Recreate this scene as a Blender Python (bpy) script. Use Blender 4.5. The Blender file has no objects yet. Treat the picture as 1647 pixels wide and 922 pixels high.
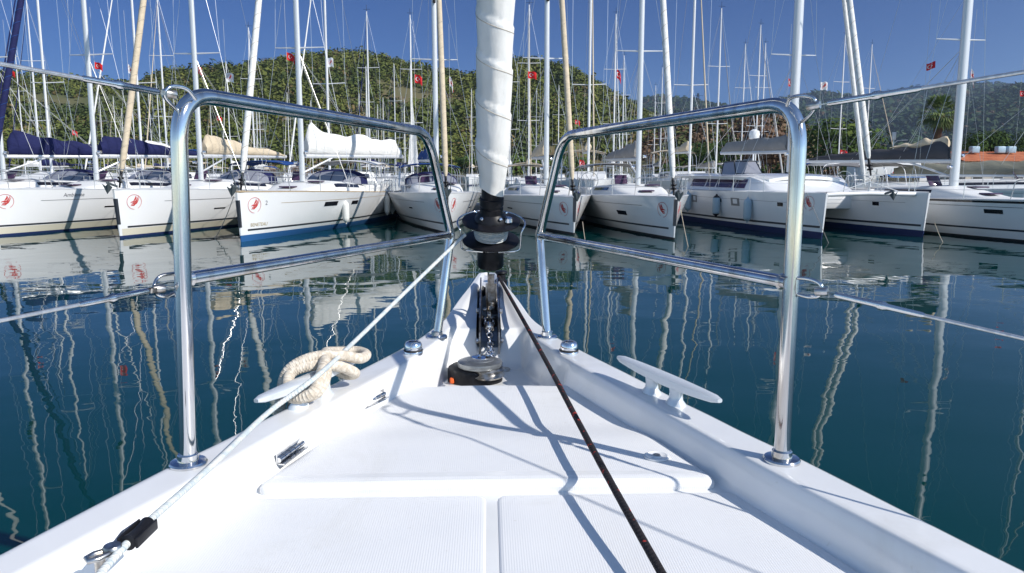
import bpy, math, random
from mathutils import Vector, Matrix, noise
R = math.radians
random.seed(7)
sc = bpy.context.scene
C = sc.collection

# ------------------------------------------------------------------ camera
F = 1200.0 / 1647.0 * 36.0
PITCH = math.atan(186 / 1200.0)
YAW = math.atan(38.5 / 1200.0)
CAMZ = 2.2
cam_d = bpy.data.cameras.new('camera')
cam = bpy.data.objects.new('camera', cam_d)
C.objects.link(cam)
cam_d.sensor_width = 36.0
cam_d.lens = F
cam_d.clip_start = 0.02
cam_d.clip_end = 12000
cam.location = (0, 0, CAMZ)
cam.rotation_euler = (R(90) - PITCH, 0, -YAW)
sc.camera = cam

# ------------------------------------------------------------------ sky, sun, exposure
SUN_EL, SUN_AZ = 37.0, 124.0            # azimuth clockwise from +Y
w = bpy.data.worlds.new('World')
sc.world = w
w.use_nodes = True
nt = w.node_tree
nt.nodes.clear()
sky = nt.nodes.new('ShaderNodeTexSky')
sky.sky_type = 'NISHITA'
sky.sun_disc = False
sky.sun_elevation = R(SUN_EL)
sky.sun_rotation = R(SUN_AZ)
sky.altitude = 1500
sky.air_density = 1.0
sky.dust_density = 0.25
sky.ozone_density = 4.0
hs = nt.nodes.new('ShaderNodeHueSaturation')
hs.inputs['Saturation'].default_value = 1.0
hs.inputs['Value'].default_value = 1.0
# sky tint: dimmed and bluer ahead of the camera, brightened behind as added fill
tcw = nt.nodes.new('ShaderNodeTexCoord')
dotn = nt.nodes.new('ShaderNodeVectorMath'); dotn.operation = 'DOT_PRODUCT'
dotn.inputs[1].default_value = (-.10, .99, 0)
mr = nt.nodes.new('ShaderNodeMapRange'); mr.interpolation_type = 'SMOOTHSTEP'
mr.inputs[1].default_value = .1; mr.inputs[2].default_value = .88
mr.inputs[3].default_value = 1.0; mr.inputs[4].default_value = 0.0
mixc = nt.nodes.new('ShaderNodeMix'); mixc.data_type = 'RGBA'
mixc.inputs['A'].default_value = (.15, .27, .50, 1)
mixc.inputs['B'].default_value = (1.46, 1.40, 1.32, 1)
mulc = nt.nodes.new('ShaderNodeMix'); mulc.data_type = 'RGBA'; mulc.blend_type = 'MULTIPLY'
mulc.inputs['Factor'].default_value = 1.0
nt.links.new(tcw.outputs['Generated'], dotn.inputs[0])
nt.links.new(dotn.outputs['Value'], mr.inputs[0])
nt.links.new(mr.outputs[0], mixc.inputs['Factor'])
bg = nt.nodes.new('ShaderNodeBackground')
bg.inputs[1].default_value = 0.10
ow = nt.nodes.new('ShaderNodeOutputWorld')
nt.links.new(sky.outputs[0], hs.inputs['Color'])
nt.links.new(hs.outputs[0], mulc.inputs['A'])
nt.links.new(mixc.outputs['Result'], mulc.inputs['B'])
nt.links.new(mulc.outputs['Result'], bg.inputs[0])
nt.links.new(bg.outputs[0], ow.inputs[0])
sl = bpy.data.lights.new('sun', 'SUN')
sl.energy = 4.2
sl.angle = R(0.53)
sl.color = (1.0, 0.955, 0.89)
so = bpy.data.objects.new('sun', sl)
C.objects.link(so)
SD = Vector((math.sin(R(SUN_AZ)) * math.cos(R(SUN_EL)), math.cos(R(SUN_AZ)) * math.cos(R(SUN_EL)), math.sin(R(SUN_EL))))
so.rotation_euler = SD.to_track_quat('Z', 'Y').to_euler()
sc.view_settings.view_transform = 'Standard'
sc.view_settings.look = 'None'
sc.view_settings.exposure = 0.34
sc.view_settings.gamma = 1.0
sc.view_settings.use_curve_mapping = False
sc.cycles.use_denoising = True
sc.cycles.max_bounces = 8
sc.cycles.glossy_bounces = 5
sc.cycles.transmission_bounces = 6
sc.cycles.volume_bounces = 1
sc.cycles.caustics_reflective = False
sc.cycles.caustics_refractive = False
sc.cycles.sample_clamp_indirect = 6.0

# ------------------------------------------------------------------ pixel helpers
_F = Vector((math.sin(YAW) * math.cos(PITCH), math.cos(YAW) * math.cos(PITCH), -math.sin(PITCH)))
_R = Vector((math.cos(YAW), -math.sin(YAW), 0))
_U = _R.cross(_F)


def ray(px, py):
    return _F + _R * ((px - 823.5) / 1200.0) + _U * ((461 - py) / 1200.0)


def P(px, py, Y):
    """world point seen at photo pixel px,py at world depth Y"""
    d = ray(px, py)
    return Vector((0, 0, CAMZ)) + d * (Y / d.y)


def PZ(px, py, z):
    d = ray(px, py)
    return Vector((0, 0, CAMZ)) + d * ((z - CAMZ) / d.z)


def interp(tab, x):
    if x <= tab[0][0]:
        a, b = tab[0], tab[1]
        return a[1]
    if x >= tab[-1][0]:
        return tab[-1][1]
    for a, b in zip(tab, tab[1:]):
        if x <= b[0]:
            return a[1] + (b[1] - a[1]) * (x - a[0]) / (b[0] - a[0])


def sstep(a, b, x):
    t = max(0.0, min(1.0, (x - a) / (b - a)))
    return t * t * (3 - 2 * t)


def catmull(pts, n=8):
    pts = [Vector(p) for p in pts]
    q = [pts[0] * 2 - pts[1]] + pts + [pts[-1] * 2 - pts[-2]]
    out = []
    for i in range(1, len(q) - 2):
        p0, p1, p2, p3 = q[i - 1:i + 3]
        for k in range(n):
            t = k / n
            out.append(0.5 * ((2 * p1) + (p2 - p0) * t + (2 * p0 - 5 * p1 + 4 * p2 - p3) * t * t + (3 * p1 - p0 - 3 * p2 + p3) * t ** 3))
    out.append(pts[-1])
    return out


def fillet(pts, rad, n=8):
    pts = [Vector(p) for p in pts]
    out = [pts[0]]
    for a, b, c in zip(pts, pts[1:], pts[2:]):
        u = (a - b); v = (c - b)
        r_ = min(rad, u.length * .45, v.length * .45)
        s = b + u.normalized() * r_
        e = b + v.normalized() * r_
        for k in range(n + 1):
            t = k / n
            out.append(s * (1 - t) ** 2 + b * 2 * t * (1 - t) + e * t * t)
    out.append(pts[-1])
    return out


# ------------------------------------------------------------------ materials
M = {}


def mat(name, col, rough=0.5, metal=0.0, coat=0.0, spec=0.5, ior=1.45):
    m = bpy.data.materials.new(name)
    m.use_nodes = True
    b = m.node_tree.nodes['Principled BSDF']
    b.inputs['Base Color'].default_value = (*col, 1)
    b.inputs['Roughness'].default_value = rough
    b.inputs['Metallic'].default_value = metal
    b.inputs['Coat Weight'].default_value = coat
    b.inputs['Coat Roughness'].default_value = .08
    b.inputs['Specular IOR Level'].default_value = spec
    b.inputs['IOR'].default_value = ior
    M[name] = m
    return m


def nodes(m):
    t = m.node_tree
    return t, t.nodes['Principled BSDF']


def coords(t, kind='Object', scale=(1, 1, 1)):
    tc = t.nodes.new('ShaderNodeTexCoord')
    mp = t.nodes.new('ShaderNodeMapping')
    mp.inputs['Scale'].default_value = scale
    t.links.new(tc.outputs[kind], mp.inputs[0])
    return mp


def noise_n(t, mp, scale, detail=3, rough=.5, dist=0.0):
    n = t.nodes.new('ShaderNodeTexNoise')
    n.inputs['Scale'].default_value = scale
    n.inputs['Detail'].default_value = detail
    n.inputs['Roughness'].default_value = rough
    n.inputs['Distortion'].default_value = dist
    t.links.new(mp.outputs[0], n.inputs['Vector'])
    return n


def ramp(t, src, stops):
    r = t.nodes.new('ShaderNodeValToRGB')
    e = r.color_ramp.elements
    e[0].position, e[0].color = stops[0][0], (*stops[0][1], 1)
    e[1].position, e[1].color = stops[-1][0], (*stops[-1][1], 1)
    for p, c in stops[1:-1]:
        k = e.new(p)
        k.color = (*c, 1)
    t.links.new(src, r.inputs[0])
    return r


def vary(m, scale, c1, c2, kind='Object', lo=.35, hi=.65, sc3=(1, 1, 1), detail=4):
    t, b = nodes(m)
    mp = coords(t, kind, sc3)
    n = noise_n(t, mp, scale, detail)
    r = ramp(t, n.outputs['Fac'], [(lo, c1), (hi, c2)])
    t.links.new(r.outputs[0], b.inputs['Base Color'])
    return n


def bump(m, src, strength, dist=.01):
    t, b = nodes(m)
    bp = t.nodes.new('ShaderNodeBump')
    bp.inputs['Strength'].default_value = strength
    bp.inputs['Distance'].default_value = dist
    t.links.new(src, bp.inputs['Height'])
    if b.inputs['Normal'].is_linked:
        prev = b.inputs['Normal'].links[0].from_socket
        t.links.new(prev, bp.inputs['Normal'])
    t.links.new(bp.outputs[0], b.inputs['Normal'])
    return bp


def add_noise_bump(m, scale, strength, dist, detail=3, kind='Object', sc3=(1, 1, 1)):
    t, b = nodes(m)
    mp = coords(t, kind, sc3)
    n = noise_n(t, mp, scale, detail)
    bump(m, n.outputs['Fac'], strength, dist)


g = mat('gelcoat', (.80, .80, .79), .22, coat=.4)
vary(g, 4.5, (.715, .72, .71), (.80, .80, .795), lo=.25, hi=.62, detail=8)
add_noise_bump(g, 6, .05, .01)
g = mat('nonskid', (.78, .785, .785), .5)
vary(g, 5.0, (.735, .74, .745), (.785, .785, .78), lo=.25, hi=.7)
t, b = nodes(g)
mp = coords(t, 'Object', (1, 1, 1))
wv = t.nodes.new('ShaderNodeTexWave')
wv.wave_type = 'BANDS'; wv.bands_direction = 'X'
wv.inputs['Scale'].default_value = 75
wv.inputs['Distortion'].default_value = 0.0
t.links.new(mp.outputs[0], wv.inputs[0])
bump(g, wv.outputs['Fac'], .22, .001)

for mn, lo_c in (('gelcoat', (.60, .585, .54)), ('nonskid', (.58, .57, .52))):
    t, b = nodes(M[mn])
    base_link = b.inputs['Base Color'].links[0].from_socket
    mps = coords(t, 'Object', (1, 1, 1))
    ns = noise_n(t, mps, 2.2, 12, .72, 1.2)
    rs_ = ramp(t, ns.outputs['Fac'], [(.54, (0, 0, 0)), (.78, (.5, .5, .5))])
    nf_ = noise_n(t, mps, 38, 3, .6, 0)
    rf_ = ramp(t, nf_.outputs['Fac'], [(.70, (0, 0, 0)), (.76, (.45, .45, .45))])
    ad = t.nodes.new('ShaderNodeMath'); ad.operation = 'MAXIMUM'
    t.links.new(rs_.outputs[0], ad.inputs[0]); t.links.new(rf_.outputs[0], ad.inputs[1])
    mxs = t.nodes.new('ShaderNodeMix'); mxs.data_type = 'RGBA'
    t.links.new(ad.outputs[0], mxs.inputs['Factor']); t.links.new(base_link, mxs.inputs['A'])
    mxs.inputs['B'].default_value = (*lo_c, 1)
    t.links.new(mxs.outputs['Result'], b.inputs['Base Color'])

g = mat('stainless', (.66, .66, .67), .1, metal=1.0)
vary(g, 26.0, (.50, .46, .42), (.72, .715, .71), lo=.30, hi=.52, sc3=(1, 1, .10))
t, b = nodes(g)
mp = coords(t, 'Object', (60, 60, 6))
n = noise_n(t, mp, 1.0, 3)
r = ramp(t, n.outputs['Fac'], [(.3, (.05, .05, .05)), (.75, (.17, .17, .17))])
t.links.new(r.outputs[0], b.inputs['Roughness'])
g = mat('worn_steel', (.55, .54, .52), .3, metal=1.0)
vary(g, 60, (.32, .29, .25), (.62, .61, .6))
mat('chrome', (.78, .78, .8), .06, metal=1.0)
g = mat('cleat_alloy', (.70, .74, .77), .32, metal=.35)
g = mat('black_anodised', (.010, .010, .012), .42, spec=.3)
vary(g, 30, (.006, .006, .008), (.013, .013, .016))
mat('black_rubber', (.02, .02, .022), .6)
g = mat('windlass_grey', (.27, .28, .28), .35, metal=.7)
vary(g, 25, (.20, .21, .21), (.34, .35, .35))
mat('orange_plastic', (.7, .12, .02), .5)


def rope_mat(name, c1, c2, scale_u=3, scale_v=160, st=.6):
    m = mat(name, c1, .85)
    t, b = nodes(m)
    tc = t.nodes.new('ShaderNodeTexCoord')
    mp = t.nodes.new('ShaderNodeMapping')
    mp.inputs['Scale'].default_value = (scale_u, scale_v, 1)
    t.links.new(tc.outputs['UV'], mp.inputs[0])
    outs = []
    for sgn in (1, -1):
        w_ = t.nodes.new('ShaderNodeTexWave')
        w_.bands_direction = 'DIAGONAL'
        w_.inputs['Scale'].default_value = .32
        m2 = t.nodes.new('ShaderNodeMapping')
        m2.inputs['Scale'].default_value = (sgn, 1, 1)
        t.links.new(mp.outputs[0], m2.inputs[0])
        t.links.new(m2.outputs[0], w_.inputs[0])
        outs.append(w_)
    mm = t.nodes.new('ShaderNodeMath'); mm.operation = 'MULTIPLY'
    t.links.new(outs[0].outputs['Fac'], mm.inputs[0]); t.links.new(outs[1].outputs['Fac'], mm.inputs[1])
    bump(m, mm.outputs[0], st, .003)
    mp3 = coords(t, 'Object')
    n = noise_n(t, mp3, 90, 2)
    r = ramp(t, n.outputs['Fac'], [(.4, c1), (.62, c2)])
    t.links.new(r.outputs[0], b.inputs['Base Color'])
    return m


rope_mat('rope_cream', (.52, .45, .36), (.70, .63, .53), 3, 260, .55)
rope_mat('rope_white_blue', (.62, .63, .60), (.46, .52, .54), 3, 260, .5)
m = rope_mat('rope_black_red', (.012, .01, .012), (.02, .016, .018), 3, 200, .6)
t, b = nodes(m)
mp3 = coords(t, 'Object', (1, 1, 1))
n = noise_n(t, mp3, 70, 1)
r = ramp(t, n.outputs['Fac'], [(.64, (.014, .011, .013)), (.69, (.35, .03, .02))])
t.links.new(r.outputs[0], b.inputs['Base Color'])
mat('rope_tan', (.42, .36, .27), .9)
mat('rope_plain', (.6, .6, .58), .9)
g = mat('wire', (.62, .62, .62), .3, metal=.8)
rope_mat('lifeline_wire', (.55, .56, .57), (.7, .7, .7), 2, 600, .2)
nodes(M['lifeline_wire'])[1].inputs['Metallic'].default_value = .8
nodes(M['lifeline_wire'])[1].inputs['Roughness'].default_value = .3


def cloth(name, c, d=.85, sc_=3.0, st=.5):
    m = mat(name, c, .85, spec=.2)
    vary(m, 2.5, tuple(x * d for x in c), c, lo=.3, hi=.7)
    add_noise_bump(m, sc_, st, .06, 4, sc3=(1, 1, 2.2))
    return m


cloth('cloth_white', (.78, .77, .74))
cloth('cloth_navy', (.018, .022, .085), .7)
cloth('cloth_blue', (.02, .07, .25), .8)
cloth('cloth_beige', (.62, .52, .38))
cloth('cloth_grey', (.30, .29, .28))
cloth('cloth_charcoal', (.075, .075, .085))
cloth('cloth_olive', (.25, .24, .19))
cloth('cloth_red', (.45, .02, .02))
# own sail: stitched seams
g = mat('sailcloth', (.80, .785, .75), .7, spec=.25)
vary(g, 8, (.72, .70, .65), (.82, .81, .78), lo=.25, hi=.6)
add_noise_bump(g, 14, .5, .012, 4, sc3=(1, 1, .6))
t, b = nodes(g)
b.inputs['Subsurface Weight'].default_value = 0.0
mat('seam_thread', (.45, .39, .31), .9)

g = mat('mast_alu', (.66, .67, .68), .35, metal=.3)
mat('mast_white', (.72, .72, .72), .35)
g = mat('hull_white', (.80, .81, .81), .18, coat=.5)
vary(g, .7, (.74, .755, .76), (.81, .81, .81), lo=.3, hi=.6)
g = mat('deck_white', (.74, .74, .72), .5)
mat('antifoul_blue', (.02, .10, .27), .6)
mat('antifoul_navy', (.012, .025, .10), .6)
mat('antifoul_black', (.018, .018, .022), .6)
mat('stripe_dark', (.03, .035, .045), .4)
mat('stripe_cream', (.62, .58, .47), .5)
mat('stripe_gold', (.40, .30, .18), .5)
mat('window_dark', (.012, .011, .016), .06, spec=.8)
mat('window_purple', (.06, .03, .065), .1, spec=.8)
mat('clear_vinyl', (.24, .25, .29), .12, spec=.7)
mat('fender_white', (.74, .73, .69), .45)
mat('fender_navy', (.015, .02, .12), .4)
mat('fender_blue', (.34, .45, .52), .45)
mat('emblem_red', (.52, .035, .03), .5)
mat('lettering_grey', (.12, .12, .14), .5)
mat('lettering_gold', (.42, .33, .17), .5)
mat('flag_red', (.62, .012, .015), .8)
mat('flag_white', (.78, .78, .78), .8)
mat('anchor_grey', (.10, .12, .13), .5, metal=.4)
mat('glass_lamp', (.6, .62, .62), .1)
g = mat('concrete', (.36, .35, .33), .9)
vary(g, 2.0, (.28, .27, .25), (.42, .41, .38))
g = mat('soil', (.16, .11, .075), .95)
vary(g, .05, (.22, .115, .07), (.11, .10, .05), lo=.4, hi=.6)
g = mat('stone_quay', (.25, .235, .21), .9)
vary(g, 1.2, (.13, .12, .11), (.34, .32, .28))
add_noise_bump(g, 2.0, .8, .2)


def attr_mat(name, stops, rough=.9, trans=0.0):
    m = mat(name, (.05, .08, .02), rough, spec=.2)
    t, b = nodes(m)
    a = t.nodes.new('ShaderNodeAttribute')
    a.attribute_name = 'tone'
    r = ramp(t, a.outputs['Fac'], stops)
    t.links.new(r.outputs[0], b.inputs['Base Color'])
    return m


attr_mat('pine', [(0, (.045, .066, .020)), (.45, (.095, .115, .027)), (.8, (.16, .165, .04)), (.95, (.15, .16, .045)), (1, (.15, .11, .045))])
attr_mat('pine_far', [(0, (.016, .034, .016)), (.5, (.036, .064, .026)), (.85, (.06, .08, .03)), (.95, (.075, .055, .03)), (1, (.09, .06, .035))])
attr_mat('leafy', [(0, (.022, .045, .012)), (.6, (.06, .10, .02)), (1, (.12, .15, .03))])
attr_mat('dry_brush', [(0, (.10, .06, .04)), (.6, (.19, .12, .07)), (1, (.10, .11, .04))])
attr_mat('palm_leaf', [(0, (.09, .09, .04)), (.5, (.11, .17, .05)), (1, (.24, .28, .11))])
mat('bark', (.12, .065, .04), .95)
g = mat('hill_soil', (.12, .09, .05), .95)
t, b = nodes(g)
mp = coords(t, 'Object')
n = noise_n(t, mp, .012, 5)
r = ramp(t, n.outputs['Fac'], [(.36, (.17, .09, .05)), (.46, (.12, .105, .045)), (.56, (.07, .085, .028))])
t.links.new(r.outputs[0], b.inputs['Base Color'])
g = mat('far_forest', (.05, .07, .03), .95)
t, b = nodes(g)
mp = coords(t, 'Object')
n = noise_n(t, mp, .005, 4, .6)
n2 = noise_n(t, mp, .07, 6, .8)
mx = t.nodes.new('ShaderNodeMath'); mx.operation = 'MULTIPLY_ADD'
mx.inputs[1].default_value = 1.5
t.links.new(n2.outputs['Fac'], mx.inputs[0]); t.links.new(n.outputs['Fac'], mx.inputs[2])
r = ramp(t, mx.outputs[0], [(.0, (0, 0, 0)), (1, (1, 1, 1))])
mr_ = t.nodes.new('ShaderNodeMapRange'); mr_.inputs[1].default_value = .8; mr_.inputs[2].default_value = 1.75
t.links.new(mx.outputs[0], mr_.inputs[0])
r = ramp(t, mr_.outputs[0], [(.1, (.004, .009, .005)), (.42, (.015, .030, .012)), (.6, (.035, .055, .018)), (.78, (.06, .05, .026)), (1, (.09, .06, .035))])
t.links.new(r.outputs[0], b.inputs['Base Color'])
bump(g, n2.outputs['Fac'], 1.0, 14)
g = mat('roof_tile', (.5, .15, .06), .85)
vary(g, 1.5, (.42, .12, .05), (.58, .20, .09))
mat('wall_cream', (.55, .5, .42), .9)
mat('wall_white', (.7, .7, .68), .9)
mat('awning_blue', (.02, .16, .45), .7)
mat('sign_red', (.55, .03, .03), .6); mat('sign_yellow', (.75, .5, .05), .6); mat('sign_green', (.05, .3, .08), .6)
mat('tank_blue', (.35, .5, .6), .4)
mat('lilac_tarp', (.12, .08, .25), .8)
mat('net', (.35, .33, .30), .9)
mat('teak', (.30, .19, .10), .7)

# water
g = mat('sea_water', (.0, .034, .034), .012, ior=1.33, spec=.5)
t, b = nodes(g)
mp = coords(t, 'Object', (1.0, 1.0, 1))
n1 = noise_n(t, mp, .62, 1.2, .45, .5)
mpb = coords(t, 'Object', (1.0, 1.6, 1))
n2 = noise_n(t, mpb, 2.3, 1.5, .5, .3)
n3 = noise_n(t, mp, .25, 1, .5)
bump(g, n3.outputs['Fac'], 1.0, .030)
bump(g, n1.outputs['Fac'], 1.0, .016)
bump(g, n2.outputs['Fac'], 1.0, .0016)


# ------------------------------------------------------------------ mesh builder
class MB:
    def __init__(s):
        s.v = []; s.f = []; s.m = []; s.uv = {}; s.mi = 0

    def vert(s, p):
        s.v.append((p[0], p[1], p[2])); return len(s.v) - 1

    def face(s, idx, uv=None):
        s.f.append(tuple(idx)); s.m.append(s.mi)
        if uv: s.uv[len(s.f) - 1] = uv

    def rings(s, rings, closed=True, cap0=False, cap1=False, vlen=None):
        n = len(rings[0]); base = len(s.v)
        for rg in rings:
            for p in rg: s.vert(p)
        L = 0
        for i in range(len(rings) - 1):
            L2 = L + ((Vector(rings[i + 1][0]) - Vector(rings[i][0])).length if vlen is None else vlen[i])
            for j in range(n if closed else n - 1):
                k = (j + 1) % n
                s.face((base + i * n + j, base + i * n + k, base + (i + 1) * n + k, base + (i + 1) * n + j),
                       [(j / n, L), ((j + 1) / n, L), ((j + 1) / n, L2), (j / n, L2)])
            L = L2
        if cap0: s.face([base + j for j in range(n)][::-1])
        if cap1: s.face([base + (len(rings) - 1) * n + j for j in range(n)])
        return s

    def tube(s, pts, r, n=10, cap=True, flat=1.0):
        pts = [Vector(p) for p in pts]
        m = len(pts)
        rr = r if isinstance(r, (list, tuple)) else [r] * m
        T = []
        for i in range(m):
            a = pts[max(0, i - 1)]; c = pts[min(m - 1, i + 1)]
            d = (c - a)
            T.append(d.normalized() if d.length > 1e-9 else Vector((0, 0, 1)))
        up = Vector((0, 0, 1)) if abs(T[0].z) < .9 else Vector((1, 0, 0))
        nrm = (up - T[0] * up.dot(T[0])).normalized()
        rings = []; vl = []
        for i in range(m):
            if i:
                nrm = (nrm - T[i] * nrm.dot(T[i]))
                nrm = nrm.normalized() if nrm.length > 1e-6 else T[i].orthogonal().normalized()
                vl.append((pts[i] - pts[i - 1]).length)
            bn = T[i].cross(nrm)
            rings.append([pts[i] + (nrm * math.cos(2 * math.pi * j / n) * flat + bn * math.sin(2 * math.pi * j / n)) * rr[i] for j in range(n)])
        s.rings(rings, True, cap, cap, vl)
        return s

    def lathe(s, prof, org=(0, 0, 0), axis=(0, 0, 1), n=24, cap=True):
        """prof: list of (radius, height)"""
        a = Vector(axis).normalized(); u = a.orthogonal().normalized(); v = a.cross(u); o = Vector(org)
        rings = [[o + a * h + (u * math.cos(2 * math.pi * j / n) + v * math.sin(2 * math.pi * j / n)) * r_ for j in range(n)] for r_, h in prof]
        s.rings(rings, True, cap, cap)
        return s

    def box(s, c, size, rot=None, bev=0.0):
        x, y, z = [q / 2 for q in size]
        c = Vector(c)
        mt = rot if rot is not None else Matrix.Identity(3)
        if isinstance(rot, (int, float)): mt = Matrix.Rotation(rot, 3, 'Z')
        if bev <= 0:
            p = [Vector((a, b_, d)) for d in (-z, z) for a, b_ in ((-x, -y), (x, -y), (x, y), (-x, y))]
            i0 = [s.vert(c + mt @ q) for q in p]
            for f in ((3, 2, 1, 0), (4, 5, 6, 7), (0, 1, 5, 4), (1, 2, 6, 5), (2, 3, 7, 6), (3, 0, 4, 7)):
                s.face([i0[k] for k in f])
            return s
        b_ = min(bev, x * .9, y * .9, z * .9)
        rings = []
        for zz, ins in ((-z, b_), (-z + b_ * .3, b_ * .3), (-z + b_, 0), (z - b_, 0), (z - b_ * .3, b_ * .3), (z, b_)):
            rg = []
            for sx, sy, a0 in ((1, 1, 0), (-1, 1, 90), (-1, -1, 180), (1, -1, 270)):
                for k in range(4):
                    a = R(a0 + k * 30)
                    rr_ = b_ - ins * .999 if False else b_
                    rg.append(c + mt @ Vector((sx * (x - b_) + math.cos(a) * (b_ - ins), sy * (y - b_) + math.sin(a) * (b_ - ins), zz)))
            rings.append(rg)
        s.rings(rings, True, True, True)
        return s

    def strip(s, a, b_):
        """ribbon between two polylines"""
        base = len(s.v)
        for p, q in zip(a, b_): s.vert(p); s.vert(q)
        for i in range(len(a) - 1):
            s.face((base + 2 * i, base + 2 * i + 1, base + 2 * i + 3, base + 2 * i + 2))
        return s

    def grid(s, rows):
        base = len(s.v); n = len(rows[0])
        for rw in rows:
            for p in rw: s.vert(p)
        for i in range(len(rows) - 1):
            for j in range(n - 1):
                s.face((base + i * n + j, base + i * n + j + 1, base + (i + 1) * n + j + 1, base + (i + 1) * n + j))
        return s

    def prism(s, poly, z0, z1):
        b0 = [s.vert((p[0], p[1], z0)) for p in poly]; b1 = [s.vert((p[0], p[1], z1)) for p in poly]
        s.face(b0[::-1]); s.face(b1)
        n = len(poly)
        for i in range(n): s.face((b0[i], b0[(i + 1) % n], b1[(i + 1) % n], b1[i]))
        return s

    def build(s, name, mats, parent=None, smooth=35, tone=None, **props):
        me = bpy.data.meshes.new(name)
        me.from_pydata(s.v, [], s.f)
        if not isinstance(mats, (list, tuple)): mats = [mats]
        for m_ in mats: me.materials.append(M[m_] if isinstance(m_, str) else m_)
        me.polygons.foreach_set('material_index', [min(k, len(mats) - 1) for k in s.m])
        if s.uv:
            uvl = me.uv_layers.new(name='UVMap')
            dat = uvl.data
            for fi, uv in s.uv.items():
                ls = me.polygons[fi].loop_start
                for k, c_ in enumerate(uv): dat[ls + k].uv = c_
        if tone is not None:
            at = me.attributes.new('tone', 'FLOAT', 'FACE')
            at.data.foreach_set('value', tone)
        if smooth:
            me.polygons.foreach_set('use_smooth', [True] * len(me.polygons))
            me.update()
            me.set_sharp_from_angle(angle=R(smooth))
        me.update()
        o = bpy.data.objects.new(name, me)
        C.objects.link(o)
        if parent is not None: o.parent = parent
        for k, v_ in props.items(): o[k] = v_
        return o


def empty(name, loc, label, cat, group=None, rz=0.0, kind=None):
    o = bpy.data.objects.new(name, None)
    C.objects.link(o)
    o.location = loc
    o.rotation_euler = (0, 0, rz)
    o.empty_display_size = .1
    o['label'] = label; o['category'] = cat
    if group: o['group'] = group
    return o


def tag(o, label, cat, group=None):
    o['label'] = label; o['category'] = cat
    if group: o['group'] = group
    return o


def copy_tree(o, parent=None):
    c = o.copy(); C.objects.link(c)
    if parent is not None: c.parent = parent
    for ch in list(o.children): copy_tree(ch, c)
    return c


def text_mesh(s_, size):
    cu = bpy.data.curves.new('txt', 'FONT')
    cu.body = s_; cu.size = size; cu.resolution_u = 2; cu.align_x = 'CENTER'
    o = bpy.data.objects.new('txt', cu); C.objects.link(o)
    dg = bpy.context.evaluated_depsgraph_get(); dg.update()
    me = bpy.data.meshes.new_from_object(o.evaluated_get(dg))
    vs = [v_.co.copy() for v_ in me.vertices]; fs = [tuple(p.vertices) for p in me.polygons]
    bpy.data.objects.remove(o); bpy.data.curves.remove(cu); bpy.data.meshes.remove(me)
    return vs, fs

# ================================================================== SETTING
def struct(o):
    o['kind'] = 'structure'; return o


mb = MB()
xs = [-3500, -800, -120, -40, -10, 10, 40, 120, 800, 3500]; ys = [-1500, -300, -30, 0, 12, 30, 60, 150, 500, 4500]
mb.grid([[(x, y, 0) for x in xs] for y in ys])
struct(mb.build('water', 'sea_water', smooth=None))

# land behind the marina
shore = [(700, 30), (60, 34), (34, 46), (27, 62), (30, 95), (10, 128), (-60, 150), (-500, 170), (-500, 420), (700, 420)]
mb = MB(); mb.prism(shore[::-1], -1.0, 1.0)
struct(mb.build('ground', 'soil', smooth=None))
mb = MB()
pts = shore[:8]
for a, b_ in zip(pts, pts[1:]):
    a = Vector((*a, 0)); b_ = Vector((*b_, 0)); d = (b_ - a); L = d.length; ang = math.atan2(d.y, d.x)
    mb.box((a + b_) / 2 + Vector((0, 0, .15)), (L + .3, .8, 2.1), ang)
o = mb.build('quay_wall', 'stone_quay', smooth=None)
tag(o, 'long grey stone quay wall behind the moored yachts', 'quay')

# ridges: (pixel column, pixel row of the skyline)
RID1 = [(-900, 235), (-500, 150), (-200, 120), (0, 130), (60, 128), (150, 141), (250, 143), (290, 123), (330, 118), (400, 117), (450, 110), (500, 101), (560, 93), (600, 97),
        (650, 108), (700, 119), (760, 130), (800, 118), (830, 104), (870, 107), (920, 120), (960, 141), (1000, 166), (1040, 190), (1080, 204), (1140, 226), (1200, 245), (1300, 268)]
RID2 = [(980, 262), (1040, 232), (1100, 215), (1150, 200), (1200, 188), (1250, 192), (1290, 212), (1320, 244), (1380, 268)]
RID3 = [(700, 270), (900, 230), (1000, 175), (1050, 164), (1100, 168), (1180, 176), (1260, 164), (1320, 154), (1380, 162), (1400, 158), (1450, 150), (1500, 143), (1560, 139), (1640, 142), (1750, 130), (2000, 150), (2400, 210)]
RID4 = [(1420, 262), (1500, 205), (1560, 170), (1600, 152), (1647, 138), (1750, 120), (1900, 135), (2200, 200), (2500, 262)]


def slope_of(px): return (px - 785) / 1200.0


def hill(rid, yb, yr, yend, npx, ny, amp, nscale, name, matname, base=1.0, pw=1.0):
    x0, x1 = rid[0][0], rid[-1][0]
    rows = []
    for i in range(ny + 1):
        t_ = i / ny
        Y = yb + (yend - yb) * t_
        row = []
        for j in range(npx + 1):
            px = x0 + (x1 - x0) * j / npx
            h = (275 - interp(rid, px) - (6 if yr == 340 else 3)) / 1200.0 * yr + CAMZ - base
            if Y <= yr: k = sstep(yb, yr, Y) * .35 + .65 * ((Y - yb) / (yr - yb)) ** pw
            else: k = 1 - .5 * sstep(yr, yend, Y)
            x = slope_of(px) * Y
            nz = noise.fractal(Vector((x * nscale, Y * nscale, 3)), 1.0, 2.0, 4) * amp * min(1, k * 3)
            row.append((x, Y, base - .2 + max(0, h * k + nz * (1 - .88 * min(1, k) ** 2))))
        rows.append(row)
    mb = MB(); mb.grid(rows)
    return struct(mb.build(name, matname, smooth=60)), rows


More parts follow.
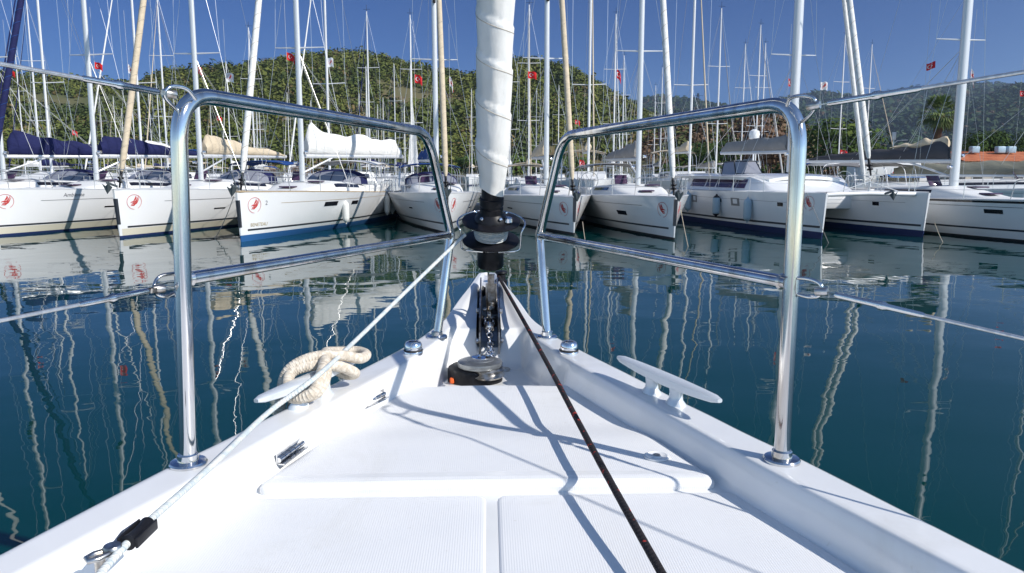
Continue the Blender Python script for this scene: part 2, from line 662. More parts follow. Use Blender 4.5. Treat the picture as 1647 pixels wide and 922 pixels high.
h1, rows1 = hill(RID1, 165, 340, 420, 200, 44, 4.0, .02, 'hill', 'hill_soil')
h2, rows2 = hill(RID2, 118, 175, 215, 60, 24, 1.6, .06, 'hill', 'hill_soil')
h3, rows3 = hill(RID3, 700, 2200, 2600, 420, 110, 45, .0035, 'mountains', 'far_forest')
h4, rows4 = hill(RID4, 600, 1300, 1500, 300, 80, 22, .006, 'mountains', 'far_forest')


# forest on the near hills: many small ragged crowns, one mass
def crown_faces(mb, tone, c, rx, rz, nf, tn, size=.45, upbias=.35):
    for _ in range(nf):
        while True:
            q = Vector((random.uniform(-1, 1), random.uniform(-1, 1), random.uniform(-1, 1)))
            if .35 < q.length < 1: break
        p = Vector(c) + Vector((q.x * rx, q.y * rx, q.z * rz))
        nrm = (q.normalized() + Vector((random.uniform(-.6, .6), random.uniform(-.6, .6), upbias + random.uniform(-.4, .4)))).normalized()
        u = nrm.orthogonal().normalized(); v = nrm.cross(u)
        a = random.random() * 6.28
        u, v = u * math.cos(a) + v * math.sin(a), v * math.cos(a) - u * math.sin(a)
        s1 = size * rx * random.uniform(.6, 1.2); s2 = s1 * random.uniform(.5, 1)
        b0 = len(mb.v)
        for du, dv in ((-1, -.2), (-.1, -1), (1, .1), (.2, 1)):
            mb.vert(p + u * du * s1 + v * dv * s2)
        mb.face((b0, b0 + 1, b0 + 2, b0 + 3))
        tone.append(min(1, max(0, tn + random.uniform(-.09, .09))))


def forest(rows, count, nx_lo, nx_hi, seed, rlo, rhi, dry=0.0, tmax=.85, nf=42, fs=.29, zsink=0.0):
    random.seed(seed)
    mb = MB(); tone = []
    ny = len(rows) - 1; nx = len(rows[0]) - 1
    for _ in range(count):
        ti = random.uniform(0, ny * tmax); tj = random.uniform(nx_lo, nx_hi) * nx
        i = int(ti); j = min(nx - 1, int(tj))
        a = Vector(rows[i][j]); b_ = Vector(rows[i][j + 1]); c = Vector(rows[i + 1][j])
        p = a + (b_ - a) * (tj - j) + (c - a) * (ti - i)
        if p.z < 1.5: continue
        pat = noise.noise(Vector((p.x * .02, p.y * .02, 5)))
        leftdry = sstep(-60, -170, p.x) * .5
        if pat + leftdry > .42 + random.uniform(-.1, .25): continue
        r_ = random.uniform(rlo, rhi) * (1 if random.random() > .1 else 1.35)
        tn = .45 + .55 * noise.noise(Vector((p.x * .05, p.y * .05, 1))) + random.uniform(-.2, .2)
        if random.random() < .04 + dry: tn = 1.1
        crown_faces(mb, tone, p + Vector((0, 0, r_ * .9)), r_, r_ * random.uniform(.9, 1.5), nf, min(tn, 1.15), fs)
    return mb, tone


mbf, tonef = forest(rows1, 15000, .12, .96, 11, 1.0, 2.2)
o = mbf.build('forest', 'pine', smooth=None, tone=tonef)
o['kind'] = 'stuff'
tag(o, 'mass of green pines covering the near hill', 'forest')
mbf, tonef = forest(rows2, 1500, .02, .98, 12, .9, 1.7, dry=.3)
o = mbf.build('undergrowth', 'dry_brush', smooth=None, tone=tonef)
o['kind'] = 'stuff'
tag(o, 'brown and green scrub on the low bank right of the pine hill', 'scrub')

for rws_, cnt, lo_, hi_, sd_, r0_, r1_, lb_ in ((rows3, 24000, .08, .62, 13, 3.5, 7, 'dark green forest on the far mountains'), (rows4, 9000, .0, .42, 14, 2.5, 5, 'dark green forest on the nearer mountain at the right edge')):
    mbf, tonef = forest(rws_, cnt, lo_, hi_, sd_, r0_, r1_, dry=.03, nf=7, fs=.75, tmax=.84)
    o = mbf.build('forest', 'pine_far', smooth=None, tone=tonef)
    o['kind'] = 'stuff'
    tag(o, lb_, 'forest')

# ================================================================== OWN YACHT (foredeck)
OWN = empty('sailing_yacht', (0, 0, 0), 'white sailing yacht whose ribbed foredeck and pointed bow fill the foreground', 'yacht')
OUT = [(-4, 2.05), (-2, 1.62), (-1, 1.36), (0, 1.06), (.5, .90), (.98, .722), (1.23, .640), (1.36, .596), (1.47, .548), (1.6, .505), (1.71, .462), (1.93, .392), (2.16, .310), (2.3, .262), (2.5, .200), (2.6, .158), (2.79, .118), (2.97, .078), (3.25, .042), (3.3, .028), (3.34, .004)]
INN = [(-4, 1.92), (-2, 1.50), (-1, 1.25), (0, .96), (.6, .775), (.857, .68), (1.137, .5735), (1.25, .528), (1.37, .485), (1.53, .432), (1.71, .367), (1.99, .270), (2.14, .218), (2.40, .150), (2.5, .14), (2.62, .112), (2.81, .088), (2.98, .060), (3.25, .03), (3.3, .02), (3.34, .003)]
TOPR = [(2.40, 0), (2.55, .012), (2.66, .03), (2.81, .057), (2.98, .08), (3.3, .10), (3.34, .08)]


def smooth_tab(tab, y, h=.06):
    return sum(interp(tab, y + k * h / 3) for k in range(-3, 4)) / 7


def top(y): return 1.66 + smooth_tab(TOPR, y)


def flo(y):
    t1 = sstep(2.070, 2.095, y); t2 = sstep(2.46, 2.54, y)
    base = 1.586 * (1 - t1) + 1.535 * t1
    return base * (1 - t2) + (top(y) - .012) * t2


ys = [-4 + .25 * i for i in range(16)] + [0 + .02 * i for i in range(100)] + [2.0 + .008 * i for i in range(168)]
mb = MB(); rows = []
for y in ys:
    xo = smooth_tab(OUT, y, .05) if y < 3.2 else interp(OUT, y)
    xi = smooth_tab(INN, y, .05) if y < 3.2 else interp(INN, y)
    tz = top(y); fz = flo(y)
    wf = min(.034, xi * .5)
    slot = sstep(2.44, 2.5, y) * (1 - sstep(2.98, 3.04, y))
    half = [0, .012, .024, .034, .037, .040, .043, .048]
    half = [min(h_, xi * .6 * h_ / .048) for h_ in half]
    a = half[-1]; c_ = xi - wf
    half += [a + (c_ - a) * k / 10 for k in range(1, 10)]
    half += [c_ + wf * k / 10 for k in range(0, 11)]
    prof = []
    for x in half:
        s_ = sstep(0, 1, (x - c_) / wf)
        z = fz + (tz - fz) * s_
        k = 1 - sstep(.034, .043, x)
        z = z - slot * k * max(0, z - 1.60 - max(0, y - 2.6) * .12)
        prof.append((x, z))
    wr = xo - xi
    for f_ in (.15, .4, .62, .72, .80): prof.append((xi + wr * f_, tz))
    prof += [(xi + wr * .9, tz - .003 * min(1, wr / .05)), (xo - .004 * min(1, xo / .03), tz - .008), (xo, tz - .016), (xo + .002, tz - .04)]
    fl = .25 + .75 * sstep(3.3, 0.5, y)
    for zz in (.35, .8, 1.2, 1.6, 1.95):
        prof.append((max(.002, xo * (1 - (.42 - .2 * fl) * (zz / 1.95) ** 1.5)), tz - .04 - zz))
    row = [(-x, y, z) for x, z in prof[::-1]] + [(x, y, z) for x, z in prof[1:]]
    rows.append(row)
mb.grid(rows)
mb.build('deck', 'gelcoat', OWN, smooth=50)


# ribbed deck panels either side of the centre seam
def edge_x(y): return interp([(-3.9, 1.83), (0, .91), (.6, .72), (1.09, .557), (1.335, .4835), (1.45, .44)], y)


for sgn in (-1, 1):
    mb = MB(); rows = []
    x_in = .016 if sgn > 0 else .006
    yl = [1.347, 1.345, 1.341, 1.334, 1.323] + [1.30 - .03 * i for i in range(45)] + [-.1 - .3 * i for i in range(10)]
    for y in yl:
        cr = max(0, .022 - (1.347 - y)); cr = .022 - math.sqrt(max(0, .022 ** 2 - cr ** 2))
        dz = .0022 * min(1, (1.347 - y) / .008)
        a = x_in + cr; b_ = edge_x(y) - cr
        row = [(a, 0), (a + .003, dz * .8), (a + .008, dz)]
        for k in range(1, 10): row.append((a + .008 + (b_ - a - .016) * k / 10, dz))
        row += [(b_ - .008, dz), (b_ - .003, dz * .8), (b_, 0)]
        rows.append([(sgn * x, y, 1.5868 + z) for x, z in row])
    mb.grid(rows)
    mb.build('deck_panel', 'nonskid', OWN, smooth=60)


# anchor locker lid
def lid_hw(y):
    w_ = interp([(1.36, .452), (2.065, .238)], y)
    return w_


def lid_z(y, s_):
    z = 1.610 - .012 * sstep(1.58, 1.74, y) - .004 * s_ * s_
    return z


mb = MB(); rows = []
y0, y1 = 1.362, 2.062
yl = [y0, y0 + .001, y0 + .004, y0 + .009, y0 + .016, y0 + .028] + [y0 + .028 + (y1 - y0 - .056) * k / 40 for k in range(1, 40)] + [y1 - .028, y1 - .016, y1 - .009, y1 - .004, y1 - .001, y1]
ss = [-1, -.998, -.99, -.975, -.95] + [-.95 + 1.9 * k / 30 for k in range(1, 30)] + [.95, .975, .99, .998, 1]


def edge_drop(d, r_=.018):
    if d >= r_: return 0
    return r_ - math.sqrt(max(0, r_ * r_ - (r_ - d) ** 2))


for y in yl:
    cr = 0
    dd = min(y - y0, y1 - y)
    rc = .03
    if dd < rc: cr = rc - math.sqrt(max(0, rc * rc - (rc - dd) ** 2))
    hw = lid_hw(y) - cr
    row = []
    for s_ in ss:
        x = s_ * hw
        d = min((1 - abs(s_)) * hw, dd)
        yb_ = y - (.010 * (1 - s_ * s_) if y > 1.8 else 0) + (.018 * (1 - s_ * s_) * sstep(1.9, 2.12, y) if y > 1.9 else 0)
        row.append((x, yb_, lid_z(y, s_) - edge_drop(d) * .75))
    rows.append(row)
mb.grid(rows)
# skirt round the edge
ring = [rows[0][j] for j in range(len(ss))] + [rows[i][-1] for i in range(1, len(rows))] + [rows[-1][j] for j in range(len(ss) - 2, -1, -1)] + [rows[i][0] for i in range(len(rows) - 2, 0, -1)]
mb.rings([[(p[0], p[1], 1.575) for p in ring], ring], True)
LID = mb.build('locker_lid', 'nonskid', OWN, smooth=50)
# smooth border frame of the aft lip
mb = MB()
a = []; b_ = []
for k in range(41):
    s_ = -1 + 2 * k / 40
    a.append((s_ * (lid_hw(y0) - .03), y0 + .013, lid_z(y0, s_) - .0005)); b_.append((s_ * (lid_hw(y0) - .03), y0 + .045, lid_z(y0, s_) + .0008))
mb.strip(a, b_); mb.build('lip', 'gelcoat', LID, smooth=60)
# latch: round plate with a key slot
lc = PZ(1056, 734, 1.610)
mb = MB()
mb.lathe([(.026, -.002), (.026, .001), (.022, .0025), (.020, .001), (.010, .0005), (.0095, .0025), (.002, .003)], lc, n=28)
LA = mb.build('latch', 'gelcoat', LID)
mb = MB(); mb.lathe([(.0075, .0026), (.0075, .0042), (.001, .0045)], lc, n=16); mb.build('key_slot', 'worn_steel', LA) if False else mb.build('key_slot', 'worn_steel', LID)
# hinges along the left edge
for (p0, p1) in (((466, 737), (488, 712)), ((594, 650), (620, 633))):
    A = PZ(p0[0] - 18, p0[1] + 4, 1.618); B = PZ(p1[0] - 1, p1[1], 1.618)
    d = (B - A); L = d.length; ang = math.atan2(d.y, d.x); mid = (A + B) / 2
    nrm = Vector((-d.y, d.x, 0)).normalized()
    rot = Matrix.Rotation(ang, 3, 'Z')
    mb = MB()
    mb.box(mid + nrm * .004 + Vector((0, 0, .002)), (L, .003, .020), rot)
    mb.box(mid - nrm * .006 + Vector((0, 0, -.008)), (L, .014, .003), rot)
    for k in range(5):
        c = A + d * (k + .5) / 5
        mb.lathe([(.0055, -L / 11), (.0055, L / 11)], c, d, n=12)
    mb.build('hinge', 'stainless', LID)
    mb = MB()
    for k in (0.18, .5, .82):
        mb.lathe([(.004, 0), (.0035, .0015), (.001, .002)], A + d * k - nrm * .014 + Vector((0, 0, -.006)), n=10)
    mb.build('screw', 'worn_steel', LID)


# ---- pulpits
def flange(mb, c, r_=.034):
    mb.lathe([(r_, -.004), (r_, .002), (r_ * .93, .005), (.019, .007), (.0185, .018), (.0165, .020)], c, n=28)


for side, foot, c1, c2, joint, foot2, mid in (
        ('r', PZ(1257, 741, 1.66), P(1288, 163, 1.345), P(905, 219, 2.37), P(868, 379, 2.48), PZ(880, 543, 1.66), P(1268, 455, 1.325)),
        ('l', PZ(303, 747, 1.66), P(286, 148, 1.335), P(688, 213, 2.34), P(725, 378, 2.47), PZ(703, 543, 1.66), P(293, 450, 1.34))):
    foot.z = foot2.z = 1.662
    if side == 'r': foot2.z = top(foot2.y) + .001
    foot2.z = top(foot2.y) + .001
    path = fillet([foot, c1, c2, joint], .085, 12)
    PU = MB().tube(path, .0145, 20).build('pulpit', 'stainless', OWN, smooth=60)
    MB().tube([joint + (joint - foot2).normalized() * .004, foot2], .0142, 18).build('post', 'stainless', PU, smooth=60)
    MB().tube([joint, mid], .0125, 16).build('rail', 'stainless', PU, smooth=60)
    for c in (foot, foot2):
        mb = MB(); flange(mb, c); mb.build('base_flange', 'stainless', PU)
    # weld collars
    dd_ = (mid - joint).normalized()
    for wp in (mid - dd_ * .022, joint + dd_ * .012):
        MB().lathe([(.0128, 0), (.0155, .004), (.0128, .010)], wp, dd_, n=16).build('weld', 'stainless', PU)
    # wire bails and lifelines
    sg = 1 if side == 'r' else -1
    if side == 'r':
        bail_u = [P(1266, 170, 1.350), P(1272, 158, 1.330), P(1290, 154, 1.300), P(1308, 158, 1.280), P(1312, 172, 1.280), P(1303, 186, 1.300), P(1289, 197, 1.332)]
        bail_l = [P(1281, 447, 1.325), P(1300, 449, 1.310), P(1318, 456, 1.290), P(1322, 468, 1.285), P(1316, 477, 1.290), P(1300, 478, 1.310), P(1281, 473, 1.325)]
        up = [P(1303, 171, 1.285), P(1322, 168, 1.270), P(1647, 116, 1.06)]
        lo = [P(1316, 468, 1.285), P(1335, 473, 1.270), P(1647, 545, 1.06)]
    else:
        bail_u = [P(315, 160, 1.35), P(300, 143, 1.33), P(278, 139, 1.31), P(266, 147, 1.30), P(265, 155, 1.30), P(272, 165, 1.31), P(286, 178, 1.335)]
        bail_l = [P(281, 440, 1.355), P(262, 443, 1.34), P(252, 450, 1.33), P(248, 462, 1.32), P(252, 473, 1.33), P(265, 477, 1.34), P(281, 471, 1.355)]
        up = [P(277, 152, 1.315), P(255, 149, 1.30), P(0, 103, 1.04)]
        lo = [P(259, 464, 1.33), P(242, 467, 1.315), P(0, 516, 1.04)]
    for bl in (bail_u, bail_l):
        MB().tube(catmull(bl, 6), .0034, 8).build('wire_eye', 'stainless', PU, smooth=60)
    for ln, wfar in ((up, .35), (lo, .35)):
        a, b_, e = ln
        d = (e - a).normalized()
        far = e + d * 1.5
        LL = MB().tube([a + d * .12, far], .0032, 8).build('lifeline', 'lifeline_wire', OWN, smooth=60)
        mb = MB()
        mb.tube([a + d * .03, a + d * .035, a + d * .10, a + d * .105, a + d * .112, a + d * .118, a + d * .17, a + d * .175],
                [.004, .0055, .0055, .0075, .0075, .0052, .0048, .0034], 14)
        mb.build('turnbuckle', 'stainless', LL, smooth=40)
        mb = MB()
        u_ = d.orthogonal().normalized(); v_ = d.cross(u_)
        ax = Vector((sg * .75, -.65, .1)).normalized()
        for q in (-.006, .006):
            mb.box(a + d * .016 + ax * q, (.030, .003, .016), Matrix((d, ax, d.cross(ax))).transposed())
        mb.lathe([(.0065, -.011), (.0075, -.009), (.0075, .009), (.0065, .011)], a + d * .006, ax, n=16)
        mb.build('fork', 'worn_steel', LL, smooth=30)


# ---- horn cleats
def cleat(tipA, tipB):
    d = (tipB - tipA); L = d.length; dn = d.normalized(); sd = Vector((-dn.y, dn.x, 0)).normalized()
    mid = (tipA + tipB) / 2
    rings = []
    for k in range(21):
        s_ = -1 + 2 * k / 20
        wv_ = .020 * (1 - abs(s_) ** 2.2 * .5); th = .013 * (1 - abs(s_) ** 2 * .45)
        if k in (0, 20): wv_ *= .6; th *= .6
        c = mid + dn * (s_ * L / 2) + Vector((0, 0, .004 * s_ * s_))
        rg = []
        for q in range(12):
            a = q * math.pi / 6
            ca, sa = math.cos(a), math.sin(a)
            rg.append(c + sd * math.copysign(abs(ca) ** .6, ca) * wv_ + Vector((0, 0, 1)) * math.copysign(abs(sa) ** .6, sa) * th)
        rings.append(rg)
    CL = MB().rings(rings, True, True, True).build('cleat', 'cleat_alloy', OWN, smooth=40)
    for q in (-.05, .05):
        c = mid + dn * q; c.z = top(c.y)
        mb = MB()
        hgt = mid.z - c.z
        prof = []
        rr = []
        for z, k in ((0, 1.5), (.004, 1.45), (.012, 1.05), (hgt * .5, .95), (hgt - .004, 1.1)):
            rg = [c + dn * math.cos(R(a)) * .019 * k + sd * math.sin(R(a)) * .014 * k + Vector((0, 0, z)) for a in range(0, 360, 24)]
            rr.append(rg)
        mb.rings(rr, True, True, True)
        mb.build('horn_post', 'cleat_alloy', CL, smooth=40)
    return mid, dn, sd, L


cleat(PZ(995, 577, 1.709), PZ(1158, 648, 1.709))
cm, cd, cs, cl = cleat(PZ(412, 648, 1.712), PZ(572, 580, 1.712))

# ---- bow lights: chrome domes with a dark lens
for px in (665, 915):
    c = PZ(px, 568, 1.66)
    mb = MB()
    mb.lathe([(.028, -.003), (.029, .004), (.0275, .007), (.026, .009), (.0275, .013), (.026, .026), (.022, .034), (.014, .038), (.005, .039)], c, n=28)
    BL = mb.build('bow_light', 'chrome', OWN, smooth=50)
    mb = MB(); mb.lathe([(.0285, .0075), (.0295, .010), (.0285, .0125)], c, n=28, cap=False); mb.build('seal', 'black_rubber', BL)
    mb = MB(); dv = Vector((0, -.6, .8)).normalized()
    mb.box(c + Vector((0, -.012, .036)), (.022, .010, .004), Matrix.Rotation(R(35), 3, 'X'), .002)
    mb.build('lens', 'black_rubber', BL)

# ---- headsail furler on the raked forestay
ax = Vector((.022, -math.sin(R(18)), math.cos(R(18)))).normalized()
D0 = P(789.5, 386, 2.56)
FU = MB().lathe([(.03, -.10), (.044, -.098), (.046, -.092), (.046, -.030), (.040, -.020), (.040, -.003)], D0, ax, 32).build('furling_drum', 'black_anodised', OWN)
MB().lathe([(.020, -.005), (.092, -.006), (.098, -.003), (.098, .001), (.092, .003), (.03, .003)], D0, ax, 48).build('flange_disc', 'black_anodised', FU)
MB().lathe([(.03, .064), (.093, .064), (.099, .067), (.099, .071), (.092, .073), (.058, .0745), (.056, .083), (.040, .100), (.040, .118), (.036, .120), (.036, .128), (.041, .130), (.041, .152), (.035, .155), (.034, .215), (.032, .26)], D0, ax, 48).build('flange_disc', 'black_anodised', FU)
# line wound on the drum
prof = [(.035, .004)]
for k in range(9):
    z = .006 + k * .0066
    bulge = .050 + .006 * math.sin((k + .5) / 9 * math.pi)
    for q in range(5): prof.append((bulge + .0036 * math.sin(q / 4 * math.pi), z + .0066 * q / 4))
prof.append((.035, .066))
MB().lathe(prof, D0, ax, 40).build('wound_line', 'rope_white_blue', FU, smooth=80)
# steel band, bolts
MB().lathe([(.047, -.028), (.0485, -.026), (.0485, -.014), (.047, -.012)], D0, ax, 32, False).build('band', 'stainless', FU)
mb = MB()
uu = ax.orthogonal().normalized(); vv = ax.cross(uu)
camd = (Vector((0, 0, CAMZ)) - D0); camd = (camd - ax * camd.dot(ax)).normalized(); sdv = ax.cross(camd)
for a in (-35, 35, 110, -110):
    dirv = camd * math.cos(R(a)) + sdv * math.sin(R(a))
    c = D0 + ax * .092 + dirv * .052
    mb.lathe([(.006, 0), (.006, .005), (.003, .007)], c, dirv + ax * .6, n=10)
mb.build('bolt', 'chrome', FU)
mb = MB()
mb.lathe([(.012, .073), (.016, .080), (.013, .092), (.004, .096)], D0 + (camd * .35 + sdv * .8).normalized() * .062, ax, 14); mb.build('knob', 'chrome', FU)
# guard of bent rod
mb = MB()


def gp(a, r_, h): return D0 + ax * h + (camd * math.cos(R(a)) + sdv * math.sin(R(a))) * r_


for sg in (-1, 1):
    pts = [gp(sg * 20, .075, -.014), gp(sg * 55, .105, -.014), gp(sg * 62, .112, -.010), gp(sg * 64, .113, .05), gp(sg * 68, .115, .060)] + [gp(sg * (74 + 15 * k), .116, .064) for k in range(7)]
    mb.tube(fillet(pts, .012, 4), .0032, 8)
mb.build('line_guard', 'stainless', FU, smooth=60)
# mounting strap down to the stem and toggle
A = D0 - ax * .06; B_ = P(791, 498, 2.69)
mb = MB()
dS = (B_ - A); Ls = dS.length; dS.normalize(); sx = Vector((1, 0, 0)); nn = dS.cross(sx)
rot = Matrix((sx, dS, sx.cross(dS))).transposed()
mb.box((A + B_) / 2 - nn * .0 + Vector((0, -.040, -.012)), (.024, Ls * .5, .005), rot)
mb.box(B_ - dS * .05 + Vector((0, -.01, 0)), (.040, .14, .006), rot, .002)
mb.lathe([(.006, -.03), (.006, .03)], B_, (1, 0, 0), 12)
mb.lathe([(.010, -.012), (.010, .012)], B_ - dS * .02 + Vector((0, -.015, 0)), dS.cross(sx), 12)
mb.build('stay_strap', 'worn_steel', FU)
# the furled sail, wound in a spiral
nseg = 64; rings = []
L_s = 14.0; zs = []
h = .178
hs = []
while h < L_s:
    hs.append(h)
    h += .008 if h < 1.4 else .05 if h < 4 else .3
for h in hs:
    c = D0 + ax * h
    r0 = .0375 + .0135 * sstep(.17, .34, h) + .0035 * sstep(.3, 1.0, h) + .006 * sstep(1, 5, h)
    if h > 5: r0 *= 1 - .6 * (h - 5) / 9
    rg = []
    for j in range(nseg):
        a = 2 * math.pi * j / nseg
        ph = (h / .135 + a / (2 * math.pi) + .12 * math.sin(h * 9)) % 1.0
        step = (ph ** .5) * .0055 if ph > .03 else .0055 * (1 - ph / .03) * .9
        nz = .0028 * noise.noise(Vector((math.cos(a) * 2.2, math.sin(a) * 2.2, h * 9)))
        hh = 0
        if h < hs[3]: hh = 0
        dv0 = uu * math.cos(a) + vv * math.sin(a)
        low = -.016 * dv0.x * max(0, 1 - (h - .178) / .10)
        if h < .21: step = .0028
        dirv = uu * math.cos(a) + vv * math.sin(a)
        rg.append(c + ax * low + dirv * (r0 + step + nz))
    rings.append(rg)
MB().rings(rings, True, True, True).build('furled_headsail', 'sailcloth', OWN, smooth=60)
# seam stitching lines: slim helical ribbons on the roll
mb = MB(); pl = []
h = .24
while h < 1.6:
    ph0 = .86
    a = ((ph0 - h / .135 - .12 * math.sin(h * 9)) % 1.0) * 2 * math.pi
    pl.append((h, a)); h += .0032
pts = []
for h, a in pl:
    r0 = .0375 + .0135 * sstep(.17, .34, h) + .0035 * sstep(.3, 1.0, h) + .006 * sstep(1, 5, h)
    nz = .0028 * noise.noise(Vector((math.cos(a) * 2.2, math.sin(a) * 2.2, h * 9)))
    pts.append(D0 + ax * h + (uu * math.cos(a) + vv * math.sin(a)) * (r0 + .86 ** .5 * .0055 + nz + .0002))
mb.tube(pts, .0011, 5)
mb.build('seam', 'seam_thread', OWN.children[-1] if OWN.children[-1].name.startswith('furled') else [c for c in OWN.children if c.name.startswith('furled_headsail')][0], smooth=None)

# ---- bow roller with cheeks, roller, anchor swivel
cx = .003
mb = MB()
for q in (-.033, .033):
    prof = [(2.47, 1.585), (2.47, 1.66), (2.53, 1.70), (2.60, 1.725), (2.72, 1.735), (2.95, 1.775), (3.02, 1.77), (3.02, 1.70), (2.9, 1.62), (2.7, 1.585)]
    t_ = .0025
    l0 = [(cx + q - t_, y, z) for y, z in prof]; l1 = [(cx + q + t_, y, z) for y, z in prof]
    i0 = [mb.vert(p) for p in l0]; i1 = [mb.vert(p) for p in l1]
    mb.face(i0); mb.face(i1[::-1])
    n_ = len(prof)
    for i in range(n_): mb.face((i0[i], i1[i], i1[(i + 1) % n_], i0[(i + 1) % n_]))
BR = mb.build('bow_roller', 'worn_steel', OWN, smooth=None)
mb = MB(); mb.lathe([(.014, -.029), (.022, -.027), (.014, -.008), (.014, .008), (.022, .027), (.014, .029)], (cx, 2.66, 1.66), (1, 0, 0), 20); mb.build('roller', 'black_rubber', BR)
mb = MB(); mb.lathe([(.014, -.029), (.024, -.027), (.012, -.008), (.012, .008), (.024, .027), (.014, .029)], (cx, 2.97, 1.72), (1, 0, 0), 20); mb.build('roller', 'black_rubber', BR)
mb = MB()
for (y, z, r_) in ((2.62, 1.705, .011), (2.50, 1.625, .009)):
    for q in (-1, 1): mb.lathe([(r_ * .8, 0), (r_, .002), (r_, .009), (r_ * .5, .011)], (cx + q * .036, y, z), (q, 0, 0), 8)
for px, py in ((765, 559), (812, 559)):
    c = P(px, py, 2.46); c.z = flo(2.43) + .004; c.y = 2.445
    mb.lathe([(.017, -.02), (.018, .0), (.014, .004), (.004, .005)], c, n=14)
mb.build('bolt', 'worn_steel', BR)
# anchor shank and swivel lying on the roller
mb = MB()
mb.box((cx, 2.80, 1.705), (.016, .34, .034), Matrix.Rotation(R(10), 3, 'X'), .004)
AN = mb.build('anchor', 'worn_steel', OWN, smooth=30)
mb = MB()
mb.lathe([(.010, -.02), (.017, -.016), (.019, 0), (.017, .014), (.010, .018)], (cx, 2.575, 1.655), (0, 1, .35), 16)
mb.tube([(cx - .015, 2.60, 1.665), (cx - .015, 2.64, 1.675), (cx + .015, 2.64, 1.675), (cx + .015, 2.60, 1.665)], .005, 8)
mb.build('swivel', 'chrome', AN)
# chain from the swivel to the windlass
mb = MB()
ch0 = Vector((cx, 2.56, 1.648)); ch1 = Vector((-.012 + .02, 2.36, 1.590))
for k in range(9):
    t_ = k / 8
    c = ch0.lerp(ch1, t_); c.z -= .012 * math.sin(t_ * math.pi)
    dch = (ch1 - ch0).normalized()
    sdc = Vector((1, 0, 0)) if k % 2 else Vector((.2, .3, 1)).normalized()
    sdc = (sdc - dch * sdc.dot(dch)).normalized()
    loop = [c + dch * math.cos(R(a)) * .017 + sdc * math.sin(R(a)) * .0095 for a in range(0, 361, 30)]
    mb.tube(loop, .0036, 7, cap=False)
tag(mb.build('anchor_chain', 'chrome', smooth=60), 'short bright chain running from the bow roller into the windlass', 'chain')

# ---- windlass
wc = P(770, 584, 2.315); wc.z = flo(2.3)
mb = MB()
rr = []
for k, z in ((1, 0), (1.0, .035), (.97, .045), (.85, .052)):
    rr.append([wc + Vector((-.012 + math.cos(R(a)) * .088 * k, math.sin(R(a)) * .072 * k + .012, z)) for a in range(0, 360, 12)])
mb.rings(rr, True, True, True)
WL = mb.build('windlass', 'black_anodised', OWN, smooth=40)
mb = MB(); mb.lathe([(.062, .050), (.070, .053), (.072, .060), (.070, .068), (.050, .074), (.046, .0735), (.044, .0755), (.012, .0785)], wc + Vector((.004, -.008, 0)), n=40); mb.build('cap', 'windlass_grey', WL)
mb = MB(); mb.lathe([(.031, .0775), (.031, .0792), (.002, .0802)], wc + Vector((.008, .004, 0)), n=28); mb.build('badge', 'chrome', WL)
mb = MB(); mb.lathe([(.05, .02), (.056, .026), (.046, .036), (.056, .047), (.05, .052)], wc + Vector((.026, -.018, 0)), n=24); mb.build('chain_wheel', 'worn_steel', WL)
mb = MB(); mb.box(wc + Vector((-.084, -.030, .012)), (.014, .02, .018), None, .004); mb.build('switch_cover', 'orange_plastic', WL)

# ---- lead block on the left side deck
bc = P(222, 858, 1.015)
lineA = P(236, 842, 1.265); lineB = P(165, 922, 1.13)
rd = (P(235, 842, 1.26) - P(165, 915, 1.12)); rd.z = 0; rd.normalize(); rs = Vector((-rd.y, rd.x, 0))
mb = MB()
mb.lathe([(.008, -.030), (.0115, -.028), (.0095, -.014), (.0088, 0), (.0095, .014), (.0115, .028), (.008, .031)], bc, rd, 20)
for q in (-1, 1):
    cc = bc + rs * (.0125 * q)
    cc2 = Matrix((rd, rs, Vector((0, 0, 1)))).transposed()
    mb.box(cc, (.060, .004, .016), cc2, .002)
BK = mb.build('lead_block', 'black_anodised', OWN)
mb = MB()
mb.tube([bc + rd * .030 + rs * .016, bc + rs * .021, bc - rd * .042 + rs * .014], .0045, 8)
mb.lathe([(.011, -.006), (.013, -.003), (.013, .003), (.011, .006)], bc - rd * .045 + rs * .012, (0, 0, 1), 16)
mb.tube([bc - rd * .05 + rs * .02, bc - rd * .058 + rs * .03, bc - rd * .07 + rs * .034, bc - rd * .078 + rs * .026, bc - rd * .072 + rs * .016, bc - rd * .058 + rs * .010], .004, 8)
mb.tube([bc - rd * .060 + rs * .022, bc - rd * .060 + rs * .022 - Vector((0, 0, .032))], .007, 10)
mb.build('shackle', 'worn_steel', BK, smooth=50)

# ---- ropes
pts = [P(748, 378, 2.50), P(737, 388, 2.47), P(655, 467, 2.18), P(575, 545, 1.93), P(510, 605, 1.64), P(430, 665, 1.54), P(340, 750, 1.28), P(240, 838, 1.065), bc - rd * .03 + Vector((.004, 0, -.012)) + rs * -.006, P(168, 915, .93), P(120, 975, .85), P(60, 1040, .76)]
pts[8] = P(212, 866, 1.00)
mb = MB(); mb.tube(catmull(pts, 8), .0058, 10)
tag(mb.build('furling_line', 'rope_white_blue', smooth=60), 'thin white furling line running from the drum down the left side deck', 'rope')
pts = [P(801, 440, 3.10), P(806, 452, 3.02), P(870, 566, 2.13), P(960, 735, 1.37), P(1062, 918, 1.0), P(1110, 1000, .88)]
mb = MB(); mb.tube(catmull(pts, 10), .0068, 12)
tag(mb.build('black_rope', 'rope_black_red', smooth=60), 'taut black rope with red flecks crossing the foredeck', 'rope')
# small black fairlead at the stem where the black rope starts
mb = MB(); c = P(806, 446, 3.1)
mb.lathe([(.024, -.035), (.026, -.012), (.019, -.006), (.019, .012), (.026, .018), (.024, .026), (.004, .03)], c, n=20)
mb.build('stem_roller', 'black_anodised', OWN)


